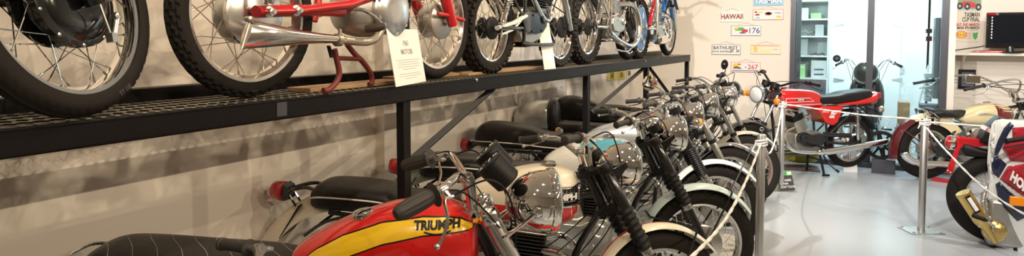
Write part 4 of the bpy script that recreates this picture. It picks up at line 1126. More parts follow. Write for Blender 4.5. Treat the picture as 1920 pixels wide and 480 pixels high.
B6 = motorcycle(dict(label='motorcycle with cream front mudguard and gold-tinted wheel, next to last in the floor row', group=GRP, loc=(-2.25, 5.86), yaw=.36, lean=.0, steer=.20, tank=TK2, tank_m=SILVERP, cap=(.84, 0), tread_f='rib', rimm=mat('pinkish_rim', (.62, .48, .42), .25, .8),
    fork='open', slide_z=.66, stan_r=.02, fg_m=mat('champagne_mudguard', (.74, .66, .48), .2, .5, coat=1.), rg_m=BLACKP, stay_m=CHROME, seat=[(-.42, .04, .84, .87), (-.40, .11, .80, .97), (-.30, .15, .78, 1.02), (-.14, .15, .77, 1.0), (.05, .14, .76, .93), (.25, .13, .75, .88), (.46, .10, .745, .84), (.50, .03, .77, .80)], seat_m=VINYL, pipe=False, hl_c=(1.25, 0, 1.03), gauges=[]))
B7 = motorcycle(dict(label='motorcycle with dark grey front mudguard, amber indicators and round mirror, last in the floor row', group=GRP, loc=(-2.28, 6.561), yaw=.49, lean=-.014, steer=.33, tank=TK2, tank_m=BLACKP, cap=(.84, 0), tread_f='rib', rimm=mat('beige_rim', (.66, .56, .42), .35, .6),
    fork='open', slide_z=.62, stan_r=.022, stan_m=ALLOY, fg_m=GREYF, rg_m=BLACKP, hl_c=(1.255, 0, 1.03), hl_m=BLACKP, yoke_m=BLACKM, switch=True, ear_m=BLACKP, hl_r=.092,
    bars=[(1.03, 0, 1.07), (1.02, .07, 1.075), (.99, .16, 1.14), (.965, .24, 1.17), (.93, .30, 1.17), (.90, .33, 1.165), (.80, .40, 1.15)], grip_m=BLACKM,
    inds_f=[((1.20, -.11, 1.0), (1.24, -.19, .99), (.8, -.6, 0)), ((1.20, .11, 1.0), (1.24, .19, .99), (1, 0, 0))], ind_r=.034, gauges=[((1.085, -.055, 1.12), (-.5, 0, .85)), ((1.085, .055, 1.12), (-.5, 0, .85))],
    mirrors=[(-1, ((.94, -.32, 1.20), (.93, -.33, 1.27), (-1, -.1, .1), dict(r=.05, back=BLACKM, stem=BLACKM)))]))

# ------------------------------------------------------------------ red road bike by the glass doors
RD_SEAT = [(-.24, .03, .83, .87), (-.225, .10, .79, .905), (-.18, .13, .77, .925), (.0, .135, .765, .91), (.12, .13, .765, .895), (.22, .125, .76, .87), (.40, .12, .76, .86), (.50, .10, .775, .86), (.515, .03, .79, .83)]
RD = motorcycle(dict(label='red road motorcycle with cast wheels parked in front of the glass doors', loc=(-.12, 8.47), z=.06, yaw=radians(220), lean=0., steer=.36, wb=1.31, Rf=.305, Rr=.305, wf=.08, wr=.10, rim_f=.232, rim_r=.232, mag=ALLOY, lead=.03, rake=27,
    fork='open', slide_z=.56, stan_r=.018, stan_m=ALLOY, slider_m=ALLOY, ztop=.93, fg_m=CHROME, rg_m=BLACKM, rg_a=(60, 165), rg_gap=.045, tank=[(.40, .06, .77, .84), (.43, .10, .735, .875), (.55, .125, .72, .925), (.75, .145, .715, .945), (.90, .15, .72, .945), (.98, .13, .735, .93), (1.02, .06, .77, .89)], tank_e=4., tank_m=RED, cap=(.86, 0),
    seat=RD_SEAT, seat_e=3.6, pipe=False, headlight=True, hl_c=(1.25, 0, .90), hl_m=BLACKP, ear_m=BLACKP, hl_r=.098, yoke_m=BLACKM, bar_m=BLACKM, grip_m=BLACKM, lever_m=BLACKM, switch=True, clamp_m=BLACKM,
    bars=[(.985, 0, .99), (.975, .07, .995), (.94, .17, 1.05), (.90, .24, 1.075), (.86, .29, 1.075), (.83, .315, 1.07), (.72, .37, 1.05)],
    gauges=[((1.06, .06, 1.02), (-.4, 0, .92)), ((1.06, -.06, 1.02), (-.4, 0, .92))], gauge_m=BLACKM, gauge_ring=BLACKM, gauge_r=.048, inds_f=[((1.16, -.10, .86), (1.18, -.20, .86), (1, 0, 0)), ((1.16, .10, .86), (1.18, .20, .86), (1, 0, 0))], ind_r=.036, ind_m=CHROME,
    inds_r=[((-.27, -.08, .70), (-.29, -.17, .70), (-1, 0, 0)), ((-.27, .08, .70), (-.29, .17, .70), (-1, 0, 0))], tail_p=(-.36, .80), tail=False, drum_side_r=1,
    engine=dict(o=(.62, 0, .36), lean_=22, cylm=DULL, headm=BLACKM, casem=BLACKP, fins=10, rocker=ALLOY, sc=.92), side_panel=False,
    exhaust=[dict(p=[(.78, .08, .50), (.90, .12, .46), (.93, .16, .36), (.84, .19, .26), (.60, .20, .23), (.40, .205, .24)], r=.022), dict(s=[(.55, .205, .235), (.40, .21, .24), (.10, .215, .27), (-.20, .22, .31), (-.34, .22, .33)], r0=.040, r1=.038, pr=.028)]))
r_ = RD['root']
sb = MB().prism([(.16, .74), (.45, .745), (.50, .70), (.40, .55), (.30, .51), (.24, .55)], -.135, .135).build('side_panel', RED, r_, bevel=.02)
for sd in (-1, 1):
    q = MB(); u = (1, 0, 0) if sd < 0 else (-1, 0, 0)
    put_text(q, 'RD', .055, (.31, sd * .1375, .665), u, (0, 0, 1), bold=.003, shear=.3); put_text(q, '400', .045, (.33, sd * .1375, .62), u, (0, 0, 1), bold=.002)
    q.build('side_panel_lettering', WHITEINK, sb, smooth=False)
    q = MB()
    for k in range(2): q.box((.25 + .0 * k, sd * .137, .69 - .014 * k), (.07, .002, .004)); q.box((.41, sd * .137, .69 - .014 * k), (.09, .002, .004))
    q.build('side_panel_stripe', WHITEINK, sb)
    bv = RD['bvh']
    side_strip(bv, lambda x: .80 - (.0 if x < .86 else .0), lambda x: .845 if x > .62 else .80 + (x - .55) * .64, .56, .93, sd, .001, 24, 5).build('tank_panel_outline', WHITEINK, RD['tank'])
    side_strip(bv, lambda x: .805, lambda x: .84 if x > .62 else .805 + (x - .56) * .58, .57, .925, sd, .002, 24, 5).build('tank_panel', RED, RD['tank'])
    side_strip(bv, lambda x: .812, lambda x: .835, .68, .80, sd, .003, 10, 3).build('tank_badge', BLACKM, RD['tank'])
    side_text(bv, 'YAMAHA', .022, (.74, .8235), sd, .004, bold=.001).build('tank_lettering', WHITEINK, RD['tank'])
    side_strip(bv, lambda x: .765, lambda x: .77, .44, .95, sd, .001, 24, 1).build('tank_stripe', WHITEINK, RD['tank'])
tl = MB().loft([ring_se(x, w, zb, zt, 24, 4) for x, w, zb, zt in catn([(-.33, .07, .80, .885), (-.30, .10, .775, .895), (-.24, .14, .755, .865), (.0, .145, .745, .80), (.2, .142, .745, .775)], 4)]).build('tail_fairing', RED, r_, angle=60)
MB().box((-.35, 0, .845), (.05, .15, .07)).build('tail_light', REDL, tl, bevel=.008)
m = MB()
for sd in (-1, 1): m.tube(catmull([(.46, sd * .09, .24), (.44, sd * .12, .12), (.42, sd * .15, -.045)], 5), .014, 10); m.tube([(.44, sd * .15, -.048), (.36, sd * .16, -.048)], .012, 8)
m.tube([(.44, -.12, .12), (.44, .12, .12)], .010, 8); m.build('centre_stand', BLACKM, r_)
# ------------------------------------------------------------------ cream and maroon motorcycle with sprung saddle
HDF = [([(.98, 0, .82), (.7, 0, .76), (.36, 0, .62)], .018), ([(1.0, 0, .74), (.92, 0, .5), (.85, 0, .25)], .018), ([(.85, .06, .25), (.6, .11, .19), (.3, .11, .2), (.0, .12, .335)], .015), ([(.85, -.06, .25), (.6, -.11, .19), (.3, -.11, .2), (.0, -.12, .335)], .015), ([(.36, .03, .62), (.2, .10, .50), (.0, .12, .335)], .015), ([(.36, -.03, .62), (.2, -.10, .50), (.0, -.12, .335)], .015)]
HD = motorcycle(dict(label='vintage cruiser with cream and maroon paint and sprung black saddle, near the right wall', loc=(.66, 8.52), yaw=radians(27), wb=1.30, Rf=.335, Rr=.335, wf=.12, wr=.12, rim_f=.215, rim_r=.215, rimm=mat('cream_rim', (.62, .52, .36), .35, .5), spm=CHROME,
    fork='open', slide_z=.58, stan_r=.03, stan_m=CHROME, cover=(.97, .60), cover_m=CHROME, yoke_m=CHROME, clamp_m=CHROME, hl_r=.10, hl_c=(1.17, 0, .84), hl_d=.17, ztop=.93, frame=HDF, shocks=False, lead=.03,
    fg_m=CREAMY, rg=False, tank=[(.33, .05, .66, .71), (.38, .10, .62, .76), (.50, .14, .60, .82), (.62, .16, .60, .85), (.74, .16, .61, .855), (.84, .13, .63, .83), (.91, .06, .68, .78)], tank_m=CREAMY, cap=(.70, .07),
    bars=[(.93, 0, .98), (.92, .08, .99), (.86, .20, 1.07), (.74, .33, 1.14), (.55, .40, 1.135), (.32, .425, 1.085), (.10, .45, 1.04)], grip_len=.20, grip_m=GRIP, lever_s=1.1, seat=None, tail=False, plate=False, gauges=[],
    mirrors=[(-1, ((.26, -.45, 1.12), (.17, -.47, 1.15), (-.5, -.85, .1), dict(rect=True)))],
    engine=dict(o=(.55, 0, .34), vee=True, sc=1.0, cylm=ALLOY, headm=ALLOY, casem=ALLOY, single=True), side_panel=False, chain=False, rests=False, exh_sides=(-1,),
    exhaust=[dict(p=[(.68, .10, .54), (.80, .16, .46), (.78, .19, .28), (.58, .20, .22), (.30, .20, .20)], r=.024), dict(s=[(.40, .20, .205), (.25, .205, .20), (-.05, .21, .21), (-.26, .215, .23)], r0=.036, r1=.033, pr=.026), dict(s=[(-.22, .215, .225), (-.27, .216, .235), (-.34, .218, .28), (-.37, .22, .33)], r0=.034, r1=.040, pr=.033)]))
r_ = HD['root']
for sd in (-1, 1):
    side_strip(HD['bvh'], lambda x: .62 + .5 * max(0, .74 - x) * 3, lambda x: .85, .66, .90, sd, .001, 24, 8).build('tank_front_panel', mat('wine_paint', (.16, .008, .012), .2, coat=1.), HD['tank'])
    q = MB()
    bpts = [hit(HD['bvh'], (.46 + .020 * i, sd, .735 + .012 * sin(i / 9 * pi)), (0, -sd, 0), .004) for i in range(10)]
    q.tube([p for p in bpts if p], [.003, .007, .010, .011, .011, .010, .009, .007, .005, .003][:len([p for p in bpts if p])], 8); q.build('tank_emblem', CHROME, HD['tank'])
rg = mudguard(r_, 'rear_mudguard', (0, 0, .335), .40, .17, 28, 196, MAROON, drop=.045, flare=.02)
mudguard(rg, 'mudguard_cap', (0, 0, .335), .405, .176, 30, 118, CREAMY, drop=.045)
sidev = MB()
for sd in (-1, 1):
    P = [(.395 * cos(radians(a)), .335 + .395 * sin(radians(a))) for a in range(32, 92, 6)]; Q = [(.29 * cos(radians(a)), .335 + .29 * sin(radians(a))) for a in range(86, 30, -10)]
    sidev.prism(P + Q, sd * .086, sd * .090)
sidev.build('mudguard_skirt', CREAMY, rg, bevel=.001)
m = MB()
for sd in (-1, 1):
    m.tube([(0, sd * .11, .335), (-.30, sd * .09, .56)], .008, 8); m.tube([(0, sd * .11, .335), (-.05, sd * .10, .70)], .008, 8)
m.build('mudguard_stay', MAROON, rg)
# saddle
sdl = [(-.02, .06, .705, .76), (.0, .12, .695, .80), (.08, .16, .69, .805), (.18, .15, .69, .783), (.28, .11, .69, .775), (.38, .065, .69, .778), (.46, .035, .695, .765), (.48, .015, .705, .745)]
s_ = MB().loft([ring_se(x, w, zb, zt, 30, 2.4) for x, w, zb, zt in catn(sdl, 6)]).build('saddle', LEATHER, r_, angle=70)
m = MB()
for sd in (-1, 1):
    pts = []
    for i in range(61): a = 2 * pi * 6 * i / 60; pts.append((.06 + .022 * cos(a), sd * .09 + .022 * sin(a), .61 + .09 * i / 60))
    m.tube(pts, .004, 6)
    m.tube([(.04, sd * .135, .71), (-.02, sd * .15, .75), (-.05, sd * .12, .77)], .008, 8)
m.tube(catmull([(-.04, -.13, .73), (-.08, -.08, .78), (-.08, .08, .78), (-.04, .13, .73)], 6), .010, 8)
m.build('saddle_spring', CHROME, s_)
MB().lathe([(.02, -.05), (.10, -.03), (.11, 0), (.10, .03), (.03, .05)], (.42, -.20, .50), (0, 1, 0), 28).build('air_cleaner', CHROME, r_)
m = MB(); m.prism([(-.02, .40), (.35, .44), (.40, .30), (.05, .27)], -.15, -.125); m.build('chain_cover', BLACKP, r_, bevel=.01)

# ------------------------------------------------------------------ black toothed flywheel
fp = onY(1652, 272, 8.62)
fw_ = thing('flywheel', 'black toothed cast flywheel standing at the glass doors behind the cream motorcycle', 'flywheel', (fp.x, 8.62, 0))
fz = fp.z; R_ = .165
poly = []
for k in range(72):
    for da, rr in ((0, R_), (.022, R_ + .007), (.044, R_ + .007), (.066, R_)): a = 2 * pi * k / 72 + da; poly.append((rr * cos(a), rr * sin(a)))
vs = []; n = len(poly)
m = MB()
inner = [(.78 * R_ * cos(2 * pi * k / n), .78 * R_ * sin(2 * pi * k / n)) for k in range(n)]
for y in (-.02, .02): vs += [(a, y, fz + b) for a, b in poly] + [(a, y, fz + b) for a, b in inner]
fs = []
for k in range(n):
    k2 = (k + 1) % n
    fs += [(k, k2, n + k2, n + k), (2 * n + k2, 2 * n + k, 3 * n + k, 3 * n + k2), (k2, k, 2 * n + k, 2 * n + k2), (n + k, n + k2, 3 * n + k2, 3 * n + k)]
m.add(vs, fs); m.build('toothed_rim', BLACKM, fw_, angle=30)
m = MB()
for k in range(8): a = 2 * pi * k / 8 + .2; m.tube([(0, 0, fz), (R_ * .8 * cos(a), 0, fz + R_ * .8 * sin(a))], [.034, .022], 8, flat=.5)
m.lathe([(.05, -.03), (.055, 0), (.05, .03)], (0, 0, fz), (0, 1, 0), 28); m.build('spoke_web', BLACKM, fw_)
m = MB(); m.lathe([(.026, -.04), (.028, -.032), (.02, -.03)], (0, 0, fz), (0, 1, 0), 24); m.build('hub_nut', DULL, fw_)
MB().box((.03, .0, max(.02, (fz - R_) / 2)), (.24, .10, max(.04, fz - R_))).build('stand', FRAMEM, fw_, bevel=.004)

# ------------------------------------------------------------------ white sports motorcycle on the right edge
hz = thing('sports_motorcycle', 'white, red and navy sports motorcycle cut by the right edge, with gold silencer', 'motorcycle', (.967, 6.087, 0), (0, 0, radians(2)))
HM = rootmat(hz).inverted()
def loc(px, py, y):
    """point of the bike's own plane y seen at a pixel"""
    d = HM.to_3x3() @ Vector(ray(px, py)); o = HM @ Vector((0, 0, EYE)); t = (y - o.y) / d.y
    return o + d * t
def panel(name, px, y, m_, th=.004, bend=.10, parent=hz, cuts=4, z0=.62):
    pts = [loc(a, b, y) for a, b in px]
    bm = bmesh.new(); vs = [bm.verts.new((p.x, y, p.z)) for p in pts]; f = bm.faces.new(vs)
    bmesh.ops.triangulate(bm, faces=[f]); 
    for _ in range(cuts):
        es = [e for e in bm.edges if e.calc_length() > .05]
        if es: bmesh.ops.subdivide_edges(bm, edges=es, cuts=1)
        bmesh.ops.triangulate(bm, faces=[q for q in bm.faces if len(q.verts) > 3])
    for v in bm.verts: v.co.y += bend * (v.co.z - z0) ** 2 * 1.3 + .10 * max(0, .42 - v.co.x) ** 2 * 4
    bmesh.ops.recalc_face_normals(bm, faces=bm.faces)
    if sum(q.normal.y for q in bm.faces) > 0: bmesh.ops.reverse_faces(bm, faces=bm.faces)
    me = bpy.data.meshes.new(name); bm.to_mesh(me); bm.free(); me.materials.append(m_)
    me.polygons.foreach_set('use_smooth', [True] * len(me.polygons))
    o = bpy.data.objects.new(name, me); COL.objects.link(o); o.parent = parent
    s_ = o.modifiers.new('solid', 'SOLIDIFY'); s_.thickness = th; s_.offset = -1
    return o
NV = mat('navy_fairing_paint', (.010, .016, .05), .15, coat=1.)
RF = mat('crimson_fairing_paint', (.42, .012, .03), .18, coat=1.)
YP = -.25
wf_ = panel('fairing', [(1866, 236), (1872, 229), (1884, 226), (1990, 232), (2100, 300), (2100, 700), (1960, 760), (1893, 640), (1884, 520), (1876, 470), (1868, 425), (1856, 400), (1853, 385), (1864, 372), (1861, 345), (1857, 310), (1860, 268)], YP, WHITEP, th=.02)
panel('navy_panel', [(1899, 231), (1888, 243), (1877, 266), (1866, 297), (1876, 295), (1887, 272), (1897, 252), (1906, 238)], YP - .006, NV, parent=wf_)
panel('navy_panel', [(1865, 300), (1876, 296), (1892, 312), (1878, 338), (1868, 331), (1863, 314)], YP - .006, NV, parent=wf_)
panel('red_panel', [(1903, 242), (1925, 240), (1990, 246), (1990, 263), (1903, 262)], YP - .006, RF, parent=wf_)
panel('red_panel', [(1890, 266), (1925, 264), (1990, 268), (1990, 320), (1925, 306), (1899, 305), (1884, 281)], YP - .007, RF, parent=wf_)
rp = panel('red_panel', [(1894, 315), (1925, 309), (1990, 322), (2010, 440), (1925, 372), (1896, 352), (1880, 340)], YP - .006, RF, parent=wf_)
panel('navy_panel', [(1872, 350), (1879, 345), (1896, 362), (1925, 384), (2000, 450), (1990, 480), (1925, 412), (1912, 419), (1878, 385)], YP - .007, NV, parent=wf_)
panel('air_slot', [(1900, 448), (1907, 449), (1920, 500), (1914, 505)], YP - .006, BLACKM, parent=wf_)
a = loc(1893, 368, YP - .02); b = loc(1926, 388, YP - .02)
MB().box(((a.x + b.x) / 2, YP - .012 + .0, (a.z + b.z) / 2), (b.x - a.x, .03, (a.z - b.z))).build('indicator_lens', AMBER, wf_, bevel=.006)
q = MB(); a = loc(1897, 330, YP - .02); b = loc(1922, 352, YP - .02); u = Vector((b.x - a.x, 0, b.z - a.z)).normalized(); v = Vector((-u.z, 0, u.x)) if u.x > 0 else Vector((u.z, 0, -u.x))
put_text(q, 'HONDA', .092, Vector((a.x, YP - .013, a.z)) - u * .005, u, (.0 * v + Vector((.25, 0, .95))), sx=.72, bold=.005, align='LEFT'); q.build('lettering', WHITEINK, wf_, smooth=False)
# far side of the fairing and the body between, so the bike has its width
panel('fairing_far_side', [(1866, 236), (1884, 226), (1990, 232), (2100, 300), (2100, 700), (1960, 760), (1893, 640), (1868, 425), (1857, 310)], .22, WHITEP, th=.02, bend=-.1)
tp = MB(); a = loc(1880, 228, YP); tp.loft([ring_se(x, w, zb, zt, 24, 3) for x, w, zb, zt in catn([(a.x + .0, .12, .62, .84), (a.x + .10, .17, .62, a.z - .02), (a.x + .3, .19, .62, a.z + .0), (a.x + .5, .18, .62, a.z - .02), (a.x + .56, .10, .65, a.z - .08)], 5)]); tp.build('fuel_tank', WHITEP, hz, angle=70)
# rear wheel, swing arm
wheel(hz, 'rear_wheel', (0, 0, .352), .352, .135, .235, tread='road', drum=.07, drum_side=-1, rimm=ALLOY, hubm=ALLOY, nut=.10)
wheel(hz, 'front_wheel', (1.42, 0, .33), .33, .10, .235, tread='road', drum=.07, rimm=ALLOY, disc=.13)
m = MB(); m.tube([(-.03, -.12, .352), (.30, -.13, .40), (.55, -.12, .42)], .028, 10); m.tube([(-.03, .12, .352), (.30, .13, .40), (.55, .12, .42)], .028, 10); m.tube([(.5, -.1, .42), (.62, -.1, .78), (.1, -.09, .84)], .018, 8); m.tube([(.5, .1, .42), (.62, .1, .78), (.1, .09, .84)], .018, 8); m.tube([(.62, 0, .78), (1.15, 0, .9)], .03, 8)
m.build('frame', DULL, hz)
shock(hz, (.30, -.02, .74), (.26, -.02, .42), ALLOY, REDL, r=.035)
m = MB()
for sd in (-1, 1): m.tube([(1.10, sd * .1, .95), (1.38, sd * .1, .33)], .024, 10)
m.build('fork_leg', ALLOY, hz)
# seat pad, rear mudguard, tail light bracket
a = loc(1838, 270, -.08); b = loc(1880, 222, -.08)
st = catn([(a.x - .0, .08, a.z + .01, a.z + .05), (a.x + .03, .12, a.z, a.z + .12), (a.x + .10, .14, a.z, b.z + .0), (b.x, .13, a.z, b.z + .005), (b.x + .12, .11, a.z, b.z - .05), (b.x + .3, .09, a.z - .0, a.z + .08)], 5)
sm = MB().loft([ring_se(x, w, zb, zt, 30, 2.8) for x, w, zb, zt in st]); sp = sm.build('seat', LEATHER, hz, angle=70); sbv = bvh_of(sm)
p = loc(1849, 241, -.12); pt = MB(); uu = Vector((.85, 0, -.45)).normalized(); vv = Vector((.45, 0, .85)).normalized()
def patch(w, h, off):
    g = []
    for i in range(7):
        for j in range(5):
            q = p + uu * (w * (i / 6 - .5)) + vv * (h * (j / 4 - .5)); r1 = hit(sbv, (q.x, -1, q.z), (0, 1, 0), off); g.append(r1 or Vector((q.x, -.13, q.z)))
    return g, [(i * 5 + j, (i + 1) * 5 + j, (i + 1) * 5 + j + 1, i * 5 + j + 1) for i in range(6) for j in range(4)]
pt.add(*patch(.075, .032, .002)); pt.build('seat_label', PAPER, sp)
tv_, tf_ = text2d('HRC', .028, 1, 0, .001); q = MB()
q.add([(hit(sbv, ((p + uu * a_ + vv * b_).x, -1, (p + uu * a_ + vv * b_).z), (0, 1, 0), .0035) or (p + uu * a_ + vv * b_)) for a_, b_ in tv_], tf_); q.build('seat_lettering', PRED, sp, smooth=False)
a = loc(1804, 268, -.02); b = loc(1870, 290, -.02)
m = MB().loft([ring_se(x, w, zb, zt, 20, 4) for x, w, zb, zt in catn([(a.x, .05, a.z - .055, a.z - .03), (a.x + .02, .065, a.z - .10, a.z - .0), (a.x + .15, .075, a.z - .10, a.z - .035), (b.x + .15, .08, b.z - .02, b.z + .05), (b.x + .35, .08, b.z + .0, b.z + .08)], 5)]); m.build('rear_mudguard', BLACKM, hz, angle=60)
a = loc(1772, 266, 0); b = loc(1790, 266, 0)
tl = MB().lathe([(.055, .03), (.058, .035), (.056, (b.x - a.x)), (.03, (b.x - a.x) + .01)], (a.x, 0, a.z), (1, 0, -.05), 28).build('tail_light', CHROME, hz)
MB().lathe([(.002, -.004), (.03, .0), (.050, .012), (.057, .035)], (a.x, 0, a.z), (1, 0, -.05), 28).build('tail_light_lens', REDL, tl)
m = MB(); c0 = loc(1792, 256, 0); c1 = loc(1832, 264, 0); c2 = loc(1798, 276, 0); c3 = loc(1783, 324, 0); c4 = loc(1771, 320, 0); c5 = loc(1790, 280, 0)
for y0, y1 in ((-.045, -.038), (.038, .045)): m.prism([(c0.x, c0.z), (c1.x + .15, c1.z + .015), (c1.x + .15, c1.z - .015), (c2.x, c2.z)], y0, y1)
m.prism([(c0.x - .004, c0.z), (c0.x + .02, c0.z), (c2.x, c2.z - .02), (c2.x - .02, c2.z - .02)], -.05, .05)
m.prism([(c5.x - .005, c5.z + .02), (c2.x, c2.z + .02), (c3.x, c3.z), (c4.x, c4.z)], -.07, -.055); m.build('tail_light_bracket', REDW, hz, bevel=.002)
m = MB()
for q_ in (c3, c4): m.lathe([(.006, 0), (.006, .006), (.002, .008)], (q_.x + (.012 if q_ is c4 else -.012), -.07, q_.z + .015), (0, -1, 0), 8)
m.build('bracket_bolt', STEEL, hz)
# gold silencer, cover, foot peg
a = loc(1806, 362, -.24); b = loc(1852, 432, -.22)
sl = MB(); d = (b - a); L_ = d.length
sl.lathe([(.030, -.004), (.048, .0), (.052, .008), (.052, L_ * .72), (.046, L_ * .80), (.024, L_ * .97), (.02, L_ + .10)], a, d, 32); so = sl.build('silencer', GOLD, hz)
MB().lathe([(.050, -.006), (.054, -.002), (.054, .014), (.050, .018)], a, d, 32).build('end_cap', GOLD, so)
MB().lathe([(.001, -.003), (.028, -.005), (.030, -.001)], a, d, 24).build('outlet', BLACKM, so)
dn = d.normalized(); sidev_ = Vector((0, -1, 0)); sidev_ = (sidev_ - dn * sidev_.dot(dn)).normalized(); wv = dn.cross(sidev_)
for r0, half, s0, s1, m_, nm in ((.0535, .40, .05, .19, BLACKM, 'silencer_label'), (.0542, .26, .065, .175, PAPER, 'label_face')):
    rings = []
    for i in range(2):
        rings.append([a + dn * (s0 - .035, s1 - .035)[i] + (sidev_ * cos(t_) + wv * sin(t_)) * r0 for t_ in [(-half + 2 * half * k / 8) - .25 for k in range(9)]])
    MB().loft(rings, closed=False, cap=False).build(nm, m_, so)
g0 = loc(1868, 438, -.24)
gc = MB().lathe([(.02, -.03), (.078, -.02), (.082, 0), (.075, .03), (.045, .045), (.04, .052), (.001, .055)], (g0.x, -.17, g0.z), (0, -1, 0), 36).build('clutch_cover', GOLD, hz)
m = MB()
for k in range(9): t_ = 2 * pi * k / 9; m.lathe([(.007, 0), (.006, .008)], (g0.x + .068 * cos(t_), -.20, g0.z + .068 * sin(t_)), (0, -1, 0), 8)
for k in range(5): t_ = -.6 + .3 * k; m.tube([(g0.x + .02 * cos(t_ + 2.4), -.226, g0.z + .02 * sin(t_ + 2.4)), (g0.x + .045 * cos(t_ + 2.4), -.224, g0.z + .045 * sin(t_ + 2.4))], .003, 5)
m.build('cover_bolt', ALLOY, gc)
MB().box((g0.x + .15, 0, g0.z + .06), (.38, .34, .36)).build('engine', DULL, hz, bevel=.03)
a = loc(1824, 404, -.30); b = loc(1852, 414, -.26)
m = MB(); dd = (b - a); m.lathe([(.006, -.004)] + [(.014 + (.003 if k % 2 else 0), dd.length * .8 * k / 14) for k in range(15)] + [(.010, dd.length)], a, dd, 12); m.build('footrest', BLACKM, hz)
m = MB(); p1 = loc(1843, 378, -.22); p2 = loc(1862, 424, -.22); p3 = loc(1850, 350, -.18); p4 = loc(1834, 425, -.25)
m.tube([p3, p1, b, p2], .013, 8); m.tube([b, p4], .010, 8)
for k in range(4): q_ = p1 + (p2 - p1) * k / 3; m.ell(q_, (.016, .016, .016), 10, 8)
m.build('footrest_bracket', ALLOY, hz)
a = loc(1885, 265, -.40); b = loc(1935, 258, -.30)
m = MB(); m.lathe([(.014, 0), (.022, .002), (.022, .012), (.018, .016), (.018, (b - a).length)], a, b - a, 18); gr = m.build('handlebar_grip', BLACKM, hz)
MB().tube(catmull([loc(1882, 277, -.42), loc(1895, 275, -.42), loc(1915, 271, -.38), loc(1945, 264, -.32)], 5), .0075, 8, flat=.7).build('brake_lever', BLACKM, gr)
MB().tube([b, b + Vector((.12, .12, -.02)), b + Vector((.16, .25, -.05))], .013, 10).build('clip_on_bar', BLACKM, gr)

# red paddock stand rail on the floor
a = onZ(1748, 335, .02); b = onZ(1800, 343, .02); c = onZ(1755, 331, .02)
ps = MB(); ps.box((a + b) / 2 + Vector((0, 0, .0)), ((b - a).length, .05, .035), Matrix.Rotation(math.atan2((b - a).y, (b - a).x), 3, 'Z')); tag(ps.build('stand_rail', REDW, bevel=.006), 'red steel stand rail lying on the floor below the cream motorcycle', 'stand')

# ------------------------------------------------------------------ chopper behind the glass
ch0 = onY(1629, 250, 10.3)
CH = motorcycle(dict(label='black chopper with wide high handlebars standing behind the glass doors', lens_m=DIAL, loc=(ch0.x + .02, 10.95), yaw=radians(-94), wb=1.5, rake=30, fork='open', stan_m=BLACKP, slider_m=BLACKM, tank_m=BLACKP, fg=True, fg_m=BLACKP, rg_m=BLACKP, hl_m=BLACKP, hl_r=.15, hl_c=(1.20, 0, 1.12), ear_m=BLACKP, yoke_m=BLACKM, bar_m=CHROME, gauges=[((1.06, 0, 1.16), (-.3, 0, .95))],
    bars=[(1.03, 0, 1.10), (1.02, .06, 1.11), (1.0, .12, 1.18), (.98, .19, 1.27), (.94, .24, 1.28), (.88, .31, 1.24), (.80, .40, 1.19)], grip_m=BLACKM, mirrors=[(-1, ((.93, -.34, 1.26), (.92, -.38, 1.29), (.9, -.1, .1), dict(r=.05, back=BLACKM, stem=BLACKM)))], mag=None))
hd_ = MB().loft([ring_se(x, w, zb, zt, 24, 2.6) for x, w, zb, zt in catn([(.75, .10, .40, .95), (.85, .20, .35, 1.06), (1.00, .21, .40, 1.08), (1.06, .12, .50, 1.0)], 4)]).build('leg_fairing', BLACKP, CH['root'], angle=70)

# ------------------------------------------------------------------ motorcycles on the display shelf, all facing along it
SG = 'motorcycles on the black display shelf'
XB = -1.93
def shelf_bike(**k):
    d = dict(z=ZD + .004, yaw=radians(90), group=SG, rests=False, cables=True); d.update(k); d.setdefault('seat', None); d.setdefault('side_panel', False); d.setdefault('chain', False); d.setdefault('headlight', False); d.setdefault('rg_a', (60, 120)); d.setdefault('gauges', [])
    d['loc'] = (k.get('x', XB), k['y']); d.pop('x', None); sc_ = d.pop('scale', 1.)
    T = motorcycle(d); T['root'].scale = (sc_,) * 3; return T
YA = onX(110, 4, XB + .05).y
SA = shelf_bike(y=YA - 1.36, x=XB + .085, label='black motorcycle at the near end of the shelf, only its spoked front wheel showing', steer=.42, wb=1.36, Rf=.312, Rr=.312, wf=.08, rim_f=.252, drum_f=.105, hubm_f=BLACKP, drum_side_f=-1, frame_m=BLACKP, fork='open', stan_m=BLACKP, slider_m=BLACKP, slide_z=.75, lead=.0, rake=26, tank_m=BLACKP, fg_m=BLACKP, rg_m=BLACKP, tail=False, fg_a=(40, 130), stays=())
ra = SA['root']; ax_ = Vector((1.36, 0, .312))
for sd in (-1, 1):
    m = MB(SA['S']); m.tube(catmull([(.94, sd * .115, .36), (1.1, sd * .118, .345), (1.28, sd * .118, .335), (1.34, sd * .115, .345), (1.44, sd * .11, .47), (1.43, sd * .105, .62)], 5), [.022] * 26, 10, flat=.8); m.build('leading_link_arm', BLACKP, ra)
m = MB(SA['S']); dsd = -1
m.lathe([(.012, 0), (.012, .025), (.006, .03)], ax_ + Vector((.02, -.11, .03)), (0, -1, 0), 8); m.lathe([(.012, 0), (.012, .025), (.006, .03)], ax_ + Vector((.02, -.11, -.01)), (0, -1, 0), 8)
for k in range(10): a = 2 * pi * k / 10 + .3; m.lathe([(.0055, 0), (.0055, .005), (.002, .007)], ax_ + Vector((.125 * cos(a), -.048, .125 * sin(a))), (0, -1, 0), 8)
m.build('hub_bolt', STEEL, ra)
m = MB(SA['S']); p = ax_ + Vector((.065, -.10, -.055)); q = ax_ + Vector((.035, -.105, -.115)); m.tube([p, q], [.013, .010], 8, flat=.5); m.lathe([(.012, 0), (.012, .012), (.006, .015)], p, (0, -1, 0), 6); m.box(q, (.02, .02, .025)); m.build('brake_arm', ALLOY, ra)
m = MB(SA['S']); m.tube([q, q + Vector((-.03, 0, .12)), q + Vector((-.06, 0, .26))], .0035, 6); m.build('brake_cable', ALLOY, ra)
